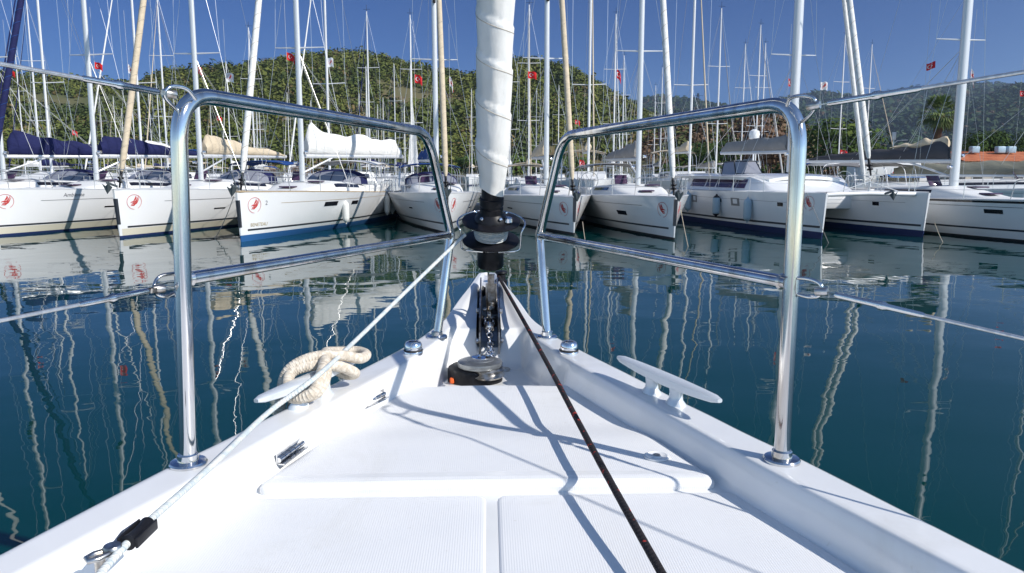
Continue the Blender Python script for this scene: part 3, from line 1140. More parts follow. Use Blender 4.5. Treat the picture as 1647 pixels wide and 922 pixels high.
# mooring rope tied in a figure of eight on the left cleat
def K(s_, t_, z): return cm + cd * s_ + cs * t_ + Vector((0, 0, z))


kn = [K(*q) for q in ((-.01, .080, -.10), (-.04, .045, -.05), (-.06, .0, -.034), (-.055, -.038, -.012), (-.015, -.030, .020), (.035, .012, .028), (.085, .040, .012), (.115, .008, -.022), (.095, -.038, -.010), (.04, -.028, .026), (-.01, .006, .042), (-.055, .042, .024), (-.095, .012, -.022), (-.085, -.040, -.010), (-.035, -.034, .038), (.020, -.004, .058), (.08, .034, .052), (.145, .040, .034), (.178, .006, .030), (.155, -.034, .030), (.105, -.046, .034), (.045, -.022, .060), (-.01, .018, .062), (-.05, .052, .030), (-.06, .066, -.03), (-.05, .085, -.1))]
kn = [k_ + cd * .012 for k_ in kn]
kn = [Vector((k_.x, k_.y, cm.z + (k_.z - cm.z) * (.78 if k_.z > cm.z else 1))) for k_ in kn]
kn = [k_ + cd * .022 for k_ in kn]
kn = [k_ - Vector((0, 0, .004)) for k_ in kn]
mb = MB(); mb.tube(catmull(kn, 8), .0135, 14)
tag(mb.build('mooring_rope', 'rope_cream', smooth=70), 'thick cream rope knotted in a figure of eight on the left foredeck cleat', 'rope')

# coachroof and mast of the own yacht, behind the camera
rr = []
for k in range(14):
    t_ = k / 13; y = -.9 - 3.0 * t_; h = .34 * sstep(-.02, .5, t_); w_ = .75 + .2 * t_
    rr.append([(-w_, y, 1.58), (-w_ * .95, y, 1.58 + h * .8), (-w_ * .8, y, 1.60 + h), (0, y, 1.62 + h * 1.1), (w_ * .8, y, 1.60 + h), (w_ * .95, y, 1.58 + h * .8), (w_, y, 1.58)])
MB().rings(rr, False).build('coachroof', 'gelcoat', OWN, smooth=50)
MB().tube([(0, -3.3, 1.9), (0, -3.5, 10), (0, -3.7, 17.2)], [.12, .12, .07], 14, flat=1.3).build('mast', 'mast_alu', OWN)

# ================================================================== FLEET
def V(*a): return Vector(a)


class Hull:
    """hull form: bow at the origin, stern at +Y, water at z=0"""

    def __init__(s, L, B, Sb, Ss, x0=0.0, rake=.10, full=2.1, tmax=.6):
        s.L, s.B, s.Sb, s.Ss, s.x0, s.rake, s.full, s.tmax = L, B, Sb, Ss, x0, rake, full, tmax

    def S(s, y): return s.Sb + (s.Ss - s.Sb) * sstep(-.1, 1.0, y / s.L)

    def b(s, y):
        t = max(0, y / s.L)
        v = s.B / 2 * (1 - (1 - min(t / s.tmax, 1)) ** s.full)
        if t > s.tmax: v *= 1 - .14 * ((t - s.tmax) / (1 - s.tmax)) ** 2
        return max(v, .035)

    def pt(s, y, z, side, off=0.0):
        t = max(0, min(1, y / s.L)); S = s.S(y)
        zn = max(0.0, min(1.0, (z + .45) / (S + .45)))
        k = .55 * (1 - t) ** 1.3 + .10
        x = s.b(y) * zn ** k
        yy = y + s.rake * (S - z) * (1 - t) ** 8
        return V(s.x0 + side * (x + off), yy, z)

    def side_pt(s, y, z, side, off):
        p = s.pt(y, z, side)
        du = s.pt(y + .05, z, side) - s.pt(y - .05 if y > .05 else y, z, side)
        dv = s.pt(y, z + .03, side) - s.pt(y, z - .03, side)
        n = du.cross(dv).normalized()
        if n.x * side < 0: n = -n
        return p + n * off

    def mesh(s, name, parent, af, af_h, stripes=(), n=44):
        mb = MB()
        L = s.L
        ysx = [L * (k / n) ** 1.25 for k in range(n + 1)]
        zl = [-.35, -.05, af_h, .30, .5, .75, 1.0, 1.2, 1.4, 9]
        rows = []
        for side in (1, -1):
            rws = []
            for z in zl:
                rws.append([s.pt(y, min(z, s.S(y)) if z < 9 else s.S(y), side) for y in ysx])
            b0 = len(mb.v); nn = len(ysx)
            for r_ in rws:
                for p in r_: mb.vert(p)
            for i in range(len(zl) - 1):
                mb.mi = 1 if i < 2 else 0
                for j in range(nn - 1):
                    f = (b0 + i * nn + j, b0 + i * nn + j + 1, b0 + (i + 1) * nn + j + 1, b0 + (i + 1) * nn + j)
                    mb.face(f if side > 0 else f[::-1])
            rows.append((b0, nn, rws))
        # transom and stem closing strips
        mb.mi = 0
        b1, nn, _ = rows[0]; b2, _, _ = rows[1]
        for i in range(len(zl) - 1):
            mb.mi = 1 if i < 2 else 0
            mb.face((b1 + i * nn + nn - 1, b2 + i * nn + nn - 1, b2 + (i + 1) * nn + nn - 1, b1 + (i + 1) * nn + nn - 1))
            mb.face((b1 + i * nn, b1 + (i + 1) * nn, b2 + (i + 1) * nn, b2 + i * nn))
        o = mb.build(name, ['hull_white', af], parent, smooth=40)
        return o

    def stripe(s, y0, y1, z0, z1, side, m, parent, name='stripe', off=.006, n=30, rise=0.0):
        a, b_ = [], []
        for k in range(n + 1):
            y = y0 + (y1 - y0) * k / n
            dz = rise * (1 - y / s.L) ** 2
            a.append(s.side_pt(y, z0 + dz, side, off)); b_.append(s.side_pt(y, z1 + dz, side, off))
        return MB().strip(a, b_).build(name, m, parent, smooth=60)

    def decal(s, vs, fs, y, z, side, m, parent, name, flip=1, off=.009):
        mb = MB()
        for p in vs: mb.vert(s.side_pt(y + p[0] * flip, z + p[1], side, off))
        for f in fs: mb.face(f)
        return mb.build(name, m, parent, smooth=None)


def emblem_mesh(r_):
    """thin open ring with three flame strokes inside"""
    mb = MB()

    def ribbon(pts, w0):
        a, b_ = [], []
        n = len(pts)
        for i, p in enumerate(pts):
            q0 = Vector(pts[max(0, i - 1)]); q1 = Vector(pts[min(n - 1, i + 1)])
            d = (q1 - q0).normalized(); nn = Vector((-d.y, d.x, 0))
            ww = w0 * math.sin(math.pi * (i + .35) / (n - .3)) ** .8
            a.append(Vector(p) + nn * ww); b_.append(Vector(p) - nn * ww)
        mb.strip(a, b_)
    ring = [V(math.cos(R(a)) * r_, math.sin(R(a)) * r_, 0) for a in range(-60, 285, 15)]
    a = [p * 1.0 for p in ring]; b_ = [p * .945 for p in ring]
    mb.strip(a, b_)
    for k, (dx, dy, s_) in enumerate(((0.02, .10, 1.0), (.10, -.14, .95), (-.10, -.36, .75))):
        pts = []
        for q in range(13):
            t = q / 12
            pts.append(V((-.55 + 1.15 * t) * r_ * s_ + dx * r_, (-.30 + .95 * t ** 1.7 + .16 * math.sin(t * 6.28 + .6)) * r_ * s_ + dy * r_, 0))
        ribbon(pts, .10 * r_ * s_)
    pts = [V(-.1 * r_, .1 * r_, 0), V(.1 * r_, .35 * r_, 0), V(.22 * r_, .55 * r_, 0), V(.18 * r_, .78 * r_, 0)]
    ribbon([tuple(p) for p in catmull(pts, 4)], .11 * r_)
    return mb.v, mb.f


def winrect(w_, h_): return [V(-w_ / 2, -h_ / 2, 0), V(w_ / 2, -h_ / 2, 0), V(w_ / 2, h_ / 2, 0), V(-w_ / 2, h_ / 2, 0)], [(0, 1, 2, 3)]


def sail_cover(parent, base, dirv, Lb, Hh, m, name='sail_cover', lumps=.25, seed=0, label=None, tail=.35):
    """stack pack on a boom: tall at the mast, tapering to the end"""
    sdv = V(-dirv.y, dirv.x, 0); rings = []
    n = 34
    for k in range(n + 1):
        t = k / n
        hh = Hh * (1 - (1 - tail) * t ** .8) * (1 + lumps * noise.noise(V(t * 7, seed * 3.1, 0)))
        if t < .04: hh *= .55 + .45 * t / .04
        if t > .97: hh *= .6
        ww = .17 * (1 - .4 * t) * (1 + .4 * noise.noise(V(t * 5, seed, 4)))
        rg = []
        for q in range(16):
            a = 2 * math.pi * q / 16
            ca, sa = math.cos(a), math.sin(a)
            prof = ww * (1 - .45 * max(0, sa))
            wob = 1 + .16 * noise.noise(V(t * 12, q * .8, seed))
            rg.append(base + dirv * (t * Lb + .12) + sdv * ca * prof * wob + V(0, 0, .06 + hh * .5 * (1 + sa) * (wob * .5 + .5)))
        rings.append(rg)
    o = MB().rings(rings, True, True, True).build(name, m, parent, smooth=60)
    if label: o['label'] = label
    return o


def flat_canopy(parent, x0, x1, y0, y1, z, m, name='bimini', crown=.18, legs=True, zl=1.5):
    rows = []
    for i in range(9):
        y = y0 + (y1 - y0) * i / 8
        row = []
        for j in range(11):
            s_ = -1 + 2 * j / 10
            row.append((x0 + (x1 - x0) * (s_ + 1) / 2, y, z - crown * abs(s_) ** 2.4 - .06 * abs(2 * i / 8 - 1) ** 2))
        rows.append(row)
    mb = MB(); mb.grid(rows)
    rows2 = [[(p[0], p[1], p[2] - .03) for p in r_] for r_ in rows]; mb.grid([r_[::-1] for r_ in rows2])
    o = mb.build(name, m, parent, smooth=60)
    if legs:
        mb = MB()
        for y in (y0 + .1, (y0 + y1) / 2, y1 - .1):
            xm = (x0 + x1) / 2; hw = (x1 - x0) / 2
            pts = [V(xm + hw * s_, y + .25 * (1 - q), z - .05 - q) for s_, q in ((-1, z - zl), (-.98, .3), (-.8, .06), (0, 0), (.8, .06), (.98, .3), (1, z - zl))]
            mb.tube(fillet(pts, .2, 3), .014, 6)
        mb.build('hoop', 'wire', o)
    return o


def anchor_part(parent, x0, z, s_=1.0):
    mb = MB()
    mb.box((x0, -.05 * s_, z + .06), (.05, .75 * s_, .07), Matrix.Rotation(R(-14), 3, 'X'), .01)
    # plough flukes
    tip = V(x0, -.42 * s_, z - .34 * s_)
    for q in (-1, 1):
        mb.face([mb.vert(p) for p in (tip, V(x0 + q * .20 * s_, -.30 * s_, z - .02), V(x0 + q * .14 * s_, -.55 * s_, z + .10), V(x0, -.50 * s_, z + .02))])
        mb.face([mb.vert(p) for p in (tip, V(x0, -.25 * s_, z), V(x0 + q * .20 * s_, -.30 * s_, z - .02))])
    mb.tube([V(x0, -.42 * s_, z + .02), V(x0, -.15 * s_, z + .10)], .03, 8)
    return mb.build('anchor', 'anchor_grey', parent, smooth=None)


def rig(Y, H, p, boom_z, mast_top, spreaders, genoa=None, x0=0.0, ymast=5.7, yfore=.35, zfore=None, detail=True, r_=.105, rakeaft=.10, sm='mast_alu', ystern=None, cover=None, boomL=5.2, swing=0.0, coverH=.75, coverLabel=None, seed=0, B=4.2, vang=True, tail=.35):
    """mast, boom, spreaders and stays; all children of Y"""
    zd = p
    base = V(x0, ymast, zd); topm = V(x0, ymast + rakeaft * 2.2, mast_top)

    def mp(z): return base.lerp(topm, (z - zd) / (mast_top - zd))
    MA = MB().tube([base, mp(zd + .5), mp(mast_top * .75), topm], [r_, r_, r_ * .97, r_ * .6], 14, flat=1.35).build('mast', sm, Y, smooth=60)
    for z in spreaders:
        c = mp(z); ln = .95 if z < 9 else .75
        for s_ in (-1, 1):
            MB().tube([c, c + V(s_ * ln, .22, .05)], [.034, .018], 6).build('spreader', 'mast_alu', MA, smooth=40)
    if detail:
        mb = MB(); c = mp(spreaders[0] + 2.3)
        mb.box(c + V(0, -.17, 0), (.12, .14, .22), None, .03); mb.build('deck_lamp', 'black_rubber', MA)
        # winches and halyard clutter at the foot
        for q in (-1, 1): MB().lathe([(.07, 0), (.055, .05), (.05, .10), (.065, .13)], base + V(q * .16, 0, .9 + .2 * q), (q, 0, 0), 10).build('mast_winch', 'chrome', MA)
    wr = MB()
    hh = hull_b = B / 2
    for s_ in (-1, 1):
        ch = V(x0 + s_ * hh * .93, ymast + .35, H - .02)
        tips = [mp(z) + V(s_ * (.95 if z < 9 else .75), .22, .05) for z in spreaders]
        wr.tube([ch] + tips + [topm], .007, 4)
        wr.tube([ch - V(s_ * .05, .2, 0), mp(spreaders[0])], .007, 4)
        wr.tube([tips[0], mp(spreaders[1])], .006, 4) if len(spreaders) > 1 else None
    ys_ = ystern if ystern else ymast + 8
    split = mp(mast_top * .30).lerp(V(x0, ys_, 1.5), .80)
    wr.tube([topm, V(x0, ys_ - 1.4, 4.2)], .006, 4)
    for s_ in (-1, 1): wr.tube([V(x0, ys_ - 1.4, 4.2), V(x0 + s_ * hh * .7, ys_, 1.4)], .006, 4)
    wr.build('shroud', 'wire', Y, smooth=None)
    if genoa:
        zf = zfore if zfore else H + .15
        a = V(x0, yfore, zf); b_ = mp(mast_top * .96)
        G = MB().tube([a + (b_ - a) * t for t in (.03, .036, .06, .12, .3, .55, .8, .93, 1)], [.04, .07, .10, .105, .105, .09, .065, .035, .012], 14).build('furled_genoa', genoa, Y, smooth=60)
        d = (b_ - a).normalized()
        MB().lathe([(.03, 0), (.035, .18), (.10, .19), (.10, .22), (.05, .24), (.05, .30), (.10, .32), (.10, .35), (.045, .37), (.04, .6)], a - d * .05, d, 16).build('furler_drum', 'black_anodised', G)
        # spiral edge rope of the roll
        pts = []
        u_ = d.orthogonal().normalized(); v_ = d.cross(u_)
        Lg = (b_ - a).length
        for k in range(170):
            t = .05 + .28 * k / 170 * 1.2
            rr = .104
            ang = t * Lg / .5 * 6.28
            pts.append(a + (b_ - a) * t + (u_ * math.cos(ang) + v_ * math.sin(ang)) * rr)
        MB().tube(pts, .009, 4).build('leech', 'seam_thread' if genoa in ('cloth_white', 'cloth_beige') else 'cloth_blue', G, smooth=None)
    if boomL:
        dirv = V(math.sin(swing), math.cos(swing), 0)
        bb = mp(boom_z) + dirv * .1
        BO = MB().tube([bb, bb + dirv * (boomL + .25) + V(0, 0, .05)], .062, 10, flat=1.3).build('boom', 'mast_alu', Y, smooth=60)
        if vang:
            MB().tube([mp(zd + .35) + dirv * .1, bb + dirv * boomL * .30], .035, 8).build('vang', 'mast_alu', BO)
        if cover:
            sail_cover(BO, bb, dirv, boomL, coverH, cover, seed=seed, label=coverLabel, tail=tail)
        if detail:
            mb = MB()
            for t in (.35, .7):
                for s_ in (-1, 1):
                    sdv = V(-dirv.y, dirv.x, 0)
                    mb.tube([bb + dirv * boomL * t + sdv * s_ * .12, mp(spreaders[0] - .2)], .006, 4)
            mb.build('lazy_jack', 'rope_plain', BO, smooth=None)
    return mp


def rails(Yp, H, L, y_end, H0, parent, every=2.0):
    """bow rail, stanchions, lifelines"""
    mb = MB(); sp = lambda y, s_, dz: V(H.x0 + s_ * (H.b(y) - .07), y, H.S(y) + dz)
    pts = [sp(2.1, -1, 0), sp(2.0, -1, .62), sp(.5, -1, .66), V(H.x0 - .16, .05, H.S(0) + .66)]
    mb.tube(fillet(pts, .15, 5), .016, 6)
    pts = [sp(2.1, 1, 0), sp(2.0, 1, .62), sp(.5, 1, .66), V(H.x0 + .16, .05, H.S(0) + .66)]
    mb.tube(fillet(pts, .15, 5), .016, 6)
    for s_ in (-1, 1):
        mb.tube([V(H.x0 + s_ * .16, .05, H.S(0) + .66), V(H.x0 + s_ * .14, .45, H.S(0))], .016, 6)
        mb.tube([sp(2.0, s_, .32), sp(.7, s_, .34)], .012, 6)
    mb.build('pulpit', 'wire', parent, smooth=60)
    y = 3.6
    while y < y_end:
        for s_ in (-1, 1): MB().tube([sp(y, s_, 0), sp(y, s_, .62)], .013, 6).build('stanchion', 'wire', parent)
        y += every
    for s_ in (-1, 1):
        for dz in (.31, .6):
            MB().tube([sp(2.0 + (y_end - 2.0) * k / 8, s_, dz) for k in range(9)], .006, 4).build('lifeline', 'wire', parent, smooth=None)


def monohull(name, pos, th, label, L=13.6, B=4.1, Sb=1.66, Ss=1.25, af='antifoul_black', af_h=.07, cream=False, stripe_z=.36, line_z=None, emblem=True, windows=(), text=None, dodger=None, bimini=None,
             cover='cloth_navy', genoa='cloth_white', swing=0.0, mast_top=18.5, boomL=5.0, coverH=.7, coverLabel=None, ymast=5.5, seed=0, group='white yachts moored bow first across the basin', stem='stripe_dark', tail=.35, gold=False, mast_r=.078, coach=.40, boom_z=None, spread=6.7):
    Y = empty(name, (pos[0], pos[1], 0), label, 'yacht', group, rz=-R(th))
    H = Hull(L, B, Sb, Ss)
    line_z = line_z or Ss - .08
    H.mesh('hull', Y, af, af_h)
    for side in (-1, 1):
        H.stripe(.35, L * .99, stripe_z - .04, stripe_z + .02, side, 'stripe_dark', Y)
        if cream: H.stripe(.12, L * .99, af_h + .01, stripe_z - .06, side, 'stripe_cream', Y)
        H.stripe(1.7, L * .97, line_z - .008, line_z + .006, side, 'stripe_gold' if gold else 'stripe_dark', Y)
        H.stripe(.05, L * .99, 0, .0001, side, 'stripe_dark', Y) if False else None
        if emblem:
            vs, fs = emblem_mesh(.25)
            H.decal(vs, fs, .62, H.S(0) - .42, side, 'emblem_red', Y, 'emblem', flip=1)
        for (wy, wz, ww, wh) in windows:
            vs, fs = winrect(ww, wh)
            H.decal(vs, fs, wy, wz, side, 'window_dark', Y, 'hull_window')
    if stem:
        mb = MB(); mb.strip([H.pt(.0, z, -1) + V(-.012, -.010, 0) for z in (.45, .9, 1.3)], [H.pt(.0, z, 1) + V(.012, -.010, 0) for z in (.45, .9, 1.3)])
        for s_ in (-1, 1):
            mb.strip([H.pt(.0, z, s_) + V(s_ * .012, -.010, 0) for z in (.45, .9, 1.3)], [H.side_pt(.10, z, s_, .008) for z in (.45, .9, 1.3)])
        mb.build('stem_guard', stem, Y, smooth=None)
    if text:
        for (s_, size, ty, tz, m_) in text:
            vs, fs = text_mesh(s_, size)
            side = 1 if pos[0] < 0 else -1
            H.decal(vs, fs, ty, tz, side, m_, Y, 'lettering', flip=1 if side > 0 else -1)
    # deck with camber
    n = 26; rows = []
    for k in range(n + 1):
        y = .03 + (L - .03) * (k / n) ** 1.15
        bb = H.b(y) - .015
        rows.append([(s_ * bb, y, H.S(y) - .02 + .09 * (1 - s_ * s_) * min(1, bb)) for s_ in (-1, -.97, -.75, -.4, 0, .4, .75, .97, 1)])
    MB().grid(rows).build('deck', 'deck_white', Y)
    for s_ in (-1, 1): MB().tube([V(s_ * (H.b(y) - .01), y, H.S(y) + .012) for y in [L * (k / 24) ** 1.2 for k in range(25)]], .022, 6).build('toe_rail', 'stripe_gold' if gold else 'mast_alu', Y)
    # coachroof
    y0, y1 = L * .235, L * .70; rings = []
    for k in range(19):
        t = k / 18; y = y0 + (y1 - y0) * t
        h = coach * sstep(-.02, .55, t) * (1 - .10 * t) + .02
        wv_ = .60 * H.b(y) * (1 - .25 * (1 - sstep(0, .3, t)))
        z0 = H.S(y) + .02
        rings.append([V(-wv_, y, z0), V(-wv_ * .96, y, z0 + h * .45), V(-wv_ * .88, y, z0 + h * .85), V(-wv_ * .70, y, z0 + h), V(0, y, z0 + h * 1.16), V(wv_ * .70, y, z0 + h), V(wv_ * .88, y, z0 + h * .85), V(wv_ * .96, y, z0 + h * .45), V(wv_, y, z0)])
    CO = MB().rings(rings, False).build('coachroof', 'deck_white', Y, smooth=50)
    mb = MB(); mb.face([mb.vert(p) for p in rings[-1]]); mb.build('bulkhead', 'deck_white', CO, smooth=None)
    for s_ in (-1, 1):
        a, b_ = [], []
        for k in range(8, 17):
            rg = rings[k]; q0, q1 = (rg[7], rg[6]) if s_ > 0 else (rg[1], rg[2])
            a.append(q0 + V(s_ * .012, 0, 0)); b_.append(q0.lerp(q1, .8) + V(s_ * .012, 0, .004))
        MB().strip(a, b_).build('cabin_window', 'window_dark', CO, smooth=None)
    # hatches
    for hy in (.30, .40):
        y = L * hy; mb = MB(); zt = H.S(y) + .07 + coach * sstep(-.02, .55, (y - y0) / (y1 - y0))
        mb.box((0 if hy < .35 else .55, y, zt + .03), (.5, .5, .05), None, .02); mb.build('hatch', 'window_purple', CO)
    # raised hatch lids
    mb = MB(); y = L * .47
    mb.box((-.5, y, H.S(y) + coach + .22), (.5, .04, .42), Matrix.Rotation(R(-35), 3, 'X'), .012); mb.build('hatch', 'window_purple', CO)
    # cockpit coamings, helm, pushpit
    for s_ in (-1, 1): MB().box((s_ * B * .30, L * .83, H.S(L * .8) + .16), (.34, L * .27, .34), None, .08).build('coaming', 'deck_white', Y)
    for s_ in (-1, 1):
        mb = MB()
        c = V(s_ * B * .2, L * .90, H.S(L) + .62)
        mb.tube([c + V(math.cos(R(a)) * .42, .0, math.sin(R(a)) * .42) for a in range(0, 361, 20)], .016, 6, cap=False)
        for a in range(0, 360, 60): mb.tube([c, c + V(math.cos(R(a)) * .42, 0, math.sin(R(a)) * .42)], .009, 4)
        mb.build('steering_wheel', 'wire', Y)
    for s_ in (-1, 1):
        mb = MB()
        mb.tube(fillet([V(s_ * B * .40, L - 1.2, H.S(L)), V(s_ * B * .40, L - 1.1, H.S(L) + .65), V(s_ * B * .40, L - .1, H.S(L) + .65), V(s_ * B * .12, L - .05, H.S(L) + .65), V(s_ * B * .12, L - .05, H.S(L))], .12, 4), .015, 6)
        mb.build('pushpit', 'wire', Y)
    rails(None, H, L, L * .9, 0, Y)
    anchor_part(Y, 0.0, Sb + .10, .72)
    # line wound loops by the mast
    zroof = H.S(L * .42) + coach
    if dodger:
        y0d, y1d = L * .62, L * .72; rings = []; vin = MB()
        rr = []
        for k in range(9):
            t = k / 8; y = y0d + (y1d - y0d) * t
            hgt = (.62 * math.sin(min(1, t * 1.25) * math.pi / 2) + .02); ww = B * .31 * (.86 + .14 * t)
            z0 = H.S(y) + coach * .85
            rg = [V(-ww * math.cos(R(a)) if abs(math.cos(R(a))) < .98 else -math.copysign(ww, math.cos(R(a))), y, z0 + hgt * math.sin(R(a)) ** .6) for a in range(0, 181, 15)]
            rr.append(rg)
        DO = MB().rings(rr[4:], False).build('sprayhood', dodger, Y, smooth=60)
        mb = MB(); mb.rings(rr[:5], False); mb.build('clear_panel', 'clear_vinyl', DO, smooth=60)
        mb = MB()
        for j in (2, 4, 6, 8, 10): mb.strip([rr[k][j] + V(0, -.012, .008) for k in range(5)], [rr[k][j].lerp(rr[k][j + 1 if j < 12 else j], .12) + V(0, -.012, .008) for k in range(5)])
        mb.build('seam', dodger, DO, smooth=None)
    if bimini:
        flat_canopy(Y, -B * .36, B * .36, L * .76, L * .97, H.S(L) + 1.45, bimini, zl=H.S(L) + .3)
    rig(Y, H.S(ymast), zroof, boom_z or (zroof + .95), mast_top, [spread, spread + 4.6, spread + 8.6], genoa=genoa, ymast=ymast, r_=mast_r, ystern=L - .1, cover=cover, boomL=boomL, swing=swing, coverH=coverH, coverLabel=coverLabel, seed=seed, B=B, tail=tail, zfore=Sb + .1)
    return Y, H


YA, YH = {}, {}


def mono(key, *a, **k): YA[key], YH[key] = monohull(*a, **k)


mono('b0', 'sailing_yacht', (-20.9, 26.2), 11, 'white yacht cut by the left photo edge with a long navy boom cover', cover='cloth_navy', genoa='cloth_white', dodger='cloth_navy', swing=R(38), boomL=5.2, coverH=1.08, tail=.15, seed=1, cream=True, Sb=1.6, Ss=1.25)
mono('b1', 'sailing_yacht', (-16.75, 25.4), 11, 'white yacht with dark blue furled genoa and a script name on its hull', cover='cloth_navy', genoa='cloth_navy', dodger='cloth_navy', swing=R(26), boomL=4.6, coverH=.95, tail=.15, seed=2, cream=True,
     af='antifoul_navy', text=[('Ambiente', .19, 2.8, 1.28, 'lettering_grey')], windows=((4.4, .85, .6, .05),), stem='stripe_dark', Sb=1.6, Ss=1.25)
mono('b2', 'sailing_yacht', (-12.2, 24.9), 8.5, 'white yacht with beige furled genoa and beige mainsail cover', cover='cloth_beige', genoa='cloth_beige', dodger='cloth_navy', swing=R(16), boomL=4.8, coverH=.9, tail=.15, seed=3, cream=True,
     windows=((4.3, .80, .6, .05),), af='antifoul_navy', bimini='cloth_blue', Sb=1.6, Ss=1.25)
mono('b3', 'sailing_yacht', (-7.75, 23.4), 7.5, 'white yacht with bright blue waterline and bulky white mainsail', cover='cloth_white', genoa='cloth_white', dodger='cloth_navy', bimini='cloth_white', swing=R(32), boomL=4.9, coverH=1.15, tail=.5,
     af='antifoul_blue', af_h=.20, windows=((4.4, 1.02, .85, .16), (6.2, 1.0, .55, .14)), seed=4, text=[('BENETEAU', .16, .85, .45, 'lettering_gold'), ('2', .2, 1.08, 1.12, 'lettering_grey')], gold=True, Sb=1.55, Ss=1.24)
mono('b4', 'sailing_yacht', (-1.42, 26.2), -7.5, 'white yacht seen nearly bow on with navy sprayhood and spiral beige furled genoa', cover='cloth_blue', genoa='cloth_beige', dodger='cloth_navy', swing=R(-6), boomL=4.6, coverH=.9, seed=5,
     windows=((3.4, .78, .42, .05),), bimini='cloth_blue', Sb=1.42, Ss=1.14)
mono('b5', 'sailing_yacht', (3.0, 25.7), -6, 'white yacht just right of the big furled sail, beige boom cover and cream bimini', cover='cloth_beige', genoa='cloth_beige', bimini='cloth_beige', swing=R(2), boomL=4.2, coverH=.95, boom_z=2.75, tail=.3, seed=6,
     windows=((5.2, .70, .6, .05),), Sb=1.3, Ss=1.08)
mono('b6', 'sailing_yacht', (6.0, 23.7), -1.5, 'white yacht with two hull windows, grey boom cover and grey bimini', cover='cloth_grey', genoa='cloth_white', bimini='cloth_grey', swing=R(-4), boomL=4.6, coverH=.72, boom_z=2.65, seed=7, tail=.3,
     windows=((3.2, .72, .7, .15),), af='antifoul_black', Sb=1.37, Ss=1.12)
mono('b9', 'sailing_yacht', (17.25, 20.9), -6.5, 'white yacht at the right photo edge with charcoal boom cover and thick grey mast', L=12.5, B=3.2, mast_r=.125, cover='cloth_charcoal', genoa=None, swing=R(-33), boomL=5.2, coverH=.62, seed=8, tail=.25, boom_z=2.55, emblem=False,
     windows=((2.6, .92, .6, .13),), bimini='cloth_grey', Sb=1.32, Ss=1.15, coverLabel='charcoal boom cover')

YH['b9'].stripe(1.2, 9.5, 1.16, 1.23, -1, 'window_dark', YA['b9'], name='stripe', rise=.05)
for c_ in YA['b9'].children:
    if c_.name.startswith('boom'):
        sail_cover(c_, V(0, 5.75, 2.98), V(math.sin(R(-33)), math.cos(R(-33)), 0), 2.0, .5, 'cloth_beige', name='mainsail', lumps=.6, seed=15, tail=.15)
# ------------------------------------------------------------------ catamaran
CT = empty('catamaran', (12.75, 24.1, 0), 'white catamaran with dark blue waterline, net between its bows and grey sail cover', 'catamaran', rz=R(9))
SEP = 3.75
for q in (-1, 1):
    H = Hull(12.0, 1.35, 1.48, 1.36, x0=q * SEP / 2, rake=.10, full=1.8, tmax=.5)
    HB = H.mesh('hull', CT, 'antifoul_navy', .22)
    if q < 0: YH['cat'] = H
    for side in (-1, 1):
        H.stripe(.15, 11.8, .30, .37, side, 'stripe_dark', HB, rise=.05)
        H.stripe(.9, 9.8, 1.12, 1.128, side, 'stripe_dark', HB) if side * q < 0 or q < 0 else None
    for (wy, ww) in ((2.2, .30), (6.2, .26), (9.4, .24)):
        vs, fs = winrect(ww, .13); H.decal(vs, fs, wy, 1.04, -1, 'window_dark', HB, 'hull_window')
    if q < 0:
        vs, fs = emblem_mesh(.24); H.decal(vs, fs, .75, 1.14, -1, 'emblem_red', HB, 'emblem', flip=1)
        for wy, s_ in ((5.0, .62), (8.6, .5)):
            vs, fs = winrect(s_, .30); H.decal(vs, fs, wy, 1.02, -1, 'cloth_grey', HB, 'hull_port', off=.006)
            vs, fs = winrect(s_ * .5, .18); H.decal(vs, fs, wy, 1.04, -1, 'hull_white', HB, 'hull_port_lid', off=.010)
    rows = []
    for k in range(21):
        y = .03 + 11.9 * k / 20; bb = H.b(y) - .01
        rows.append([(H.x0 + s_ * bb, y, H.S(y) - .01 + .05 * (1 - s_ * s_)) for s_ in (-1, -.9, -.4, 0, .4, .9, 1)])
    MB().grid(rows).build('deck', 'deck_white', HB)
    for s_ in (1.2, 3.2, 5.2, 7.2, 9.0): MB().tube([V(H.x0 + q * (H.b(s_) - .06), s_, H.S(s_)), V(H.x0 + q * (H.b(s_) - .06), s_, H.S(s_) + .62)], .013, 6).build('stanchion', 'wire', HB)
    for dz in (.32, .6): MB().tube([V(H.x0 + q * (H.b(y) - .06), y, H.S(y) + dz) for y in (1.2, 3.2, 5.2, 7.2, 9.0)], .007, 4).build('lifeline', 'wire', HB)
mb = MB(); mb.tube([V(-SEP / 2, .55, 1.42), V(0, .55, 1.46), V(SEP / 2, .55, 1.42)], .07, 12); CB = mb.build('crossbeam', 'mast_white', CT)
mb = MB(); mb.tube([V(-1.2, .55, 1.5), V(0, .50, 1.85), V(1.2, .55, 1.5)], .014, 6); mb.tube([V(0, .55, 1.48), V(0, .5, 1.85)], .03, 8)
mb.tube(fillet([V(-.7, .9, 1.42), V(-.7, .75, 2.05), V(.7, .75, 2.05), V(.7, .9, 1.42)], .12, 4), .016, 6)
mb.build('striker', 'mast_alu', CB)
# trampoline net
mb = MB()
for k in range(26): mb.tube([V(-SEP / 2 + .45 + (SEP - .9) * k / 25, .65, 1.40), V(-SEP / 2 + .45 + (SEP - .9) * k / 25, 3.4, 1.40)], .006, 3)
for k in range(24): mb.tube([V(-SEP / 2 + .45, .65 + 2.75 * k / 23, 1.402), V(SEP / 2 - .45, .65 + 2.75 * k / 23, 1.402)], .006, 3)
mb.build('trampoline', 'net', CT, smooth=None)
anchor_part(CT, .35, 1.45, .6)
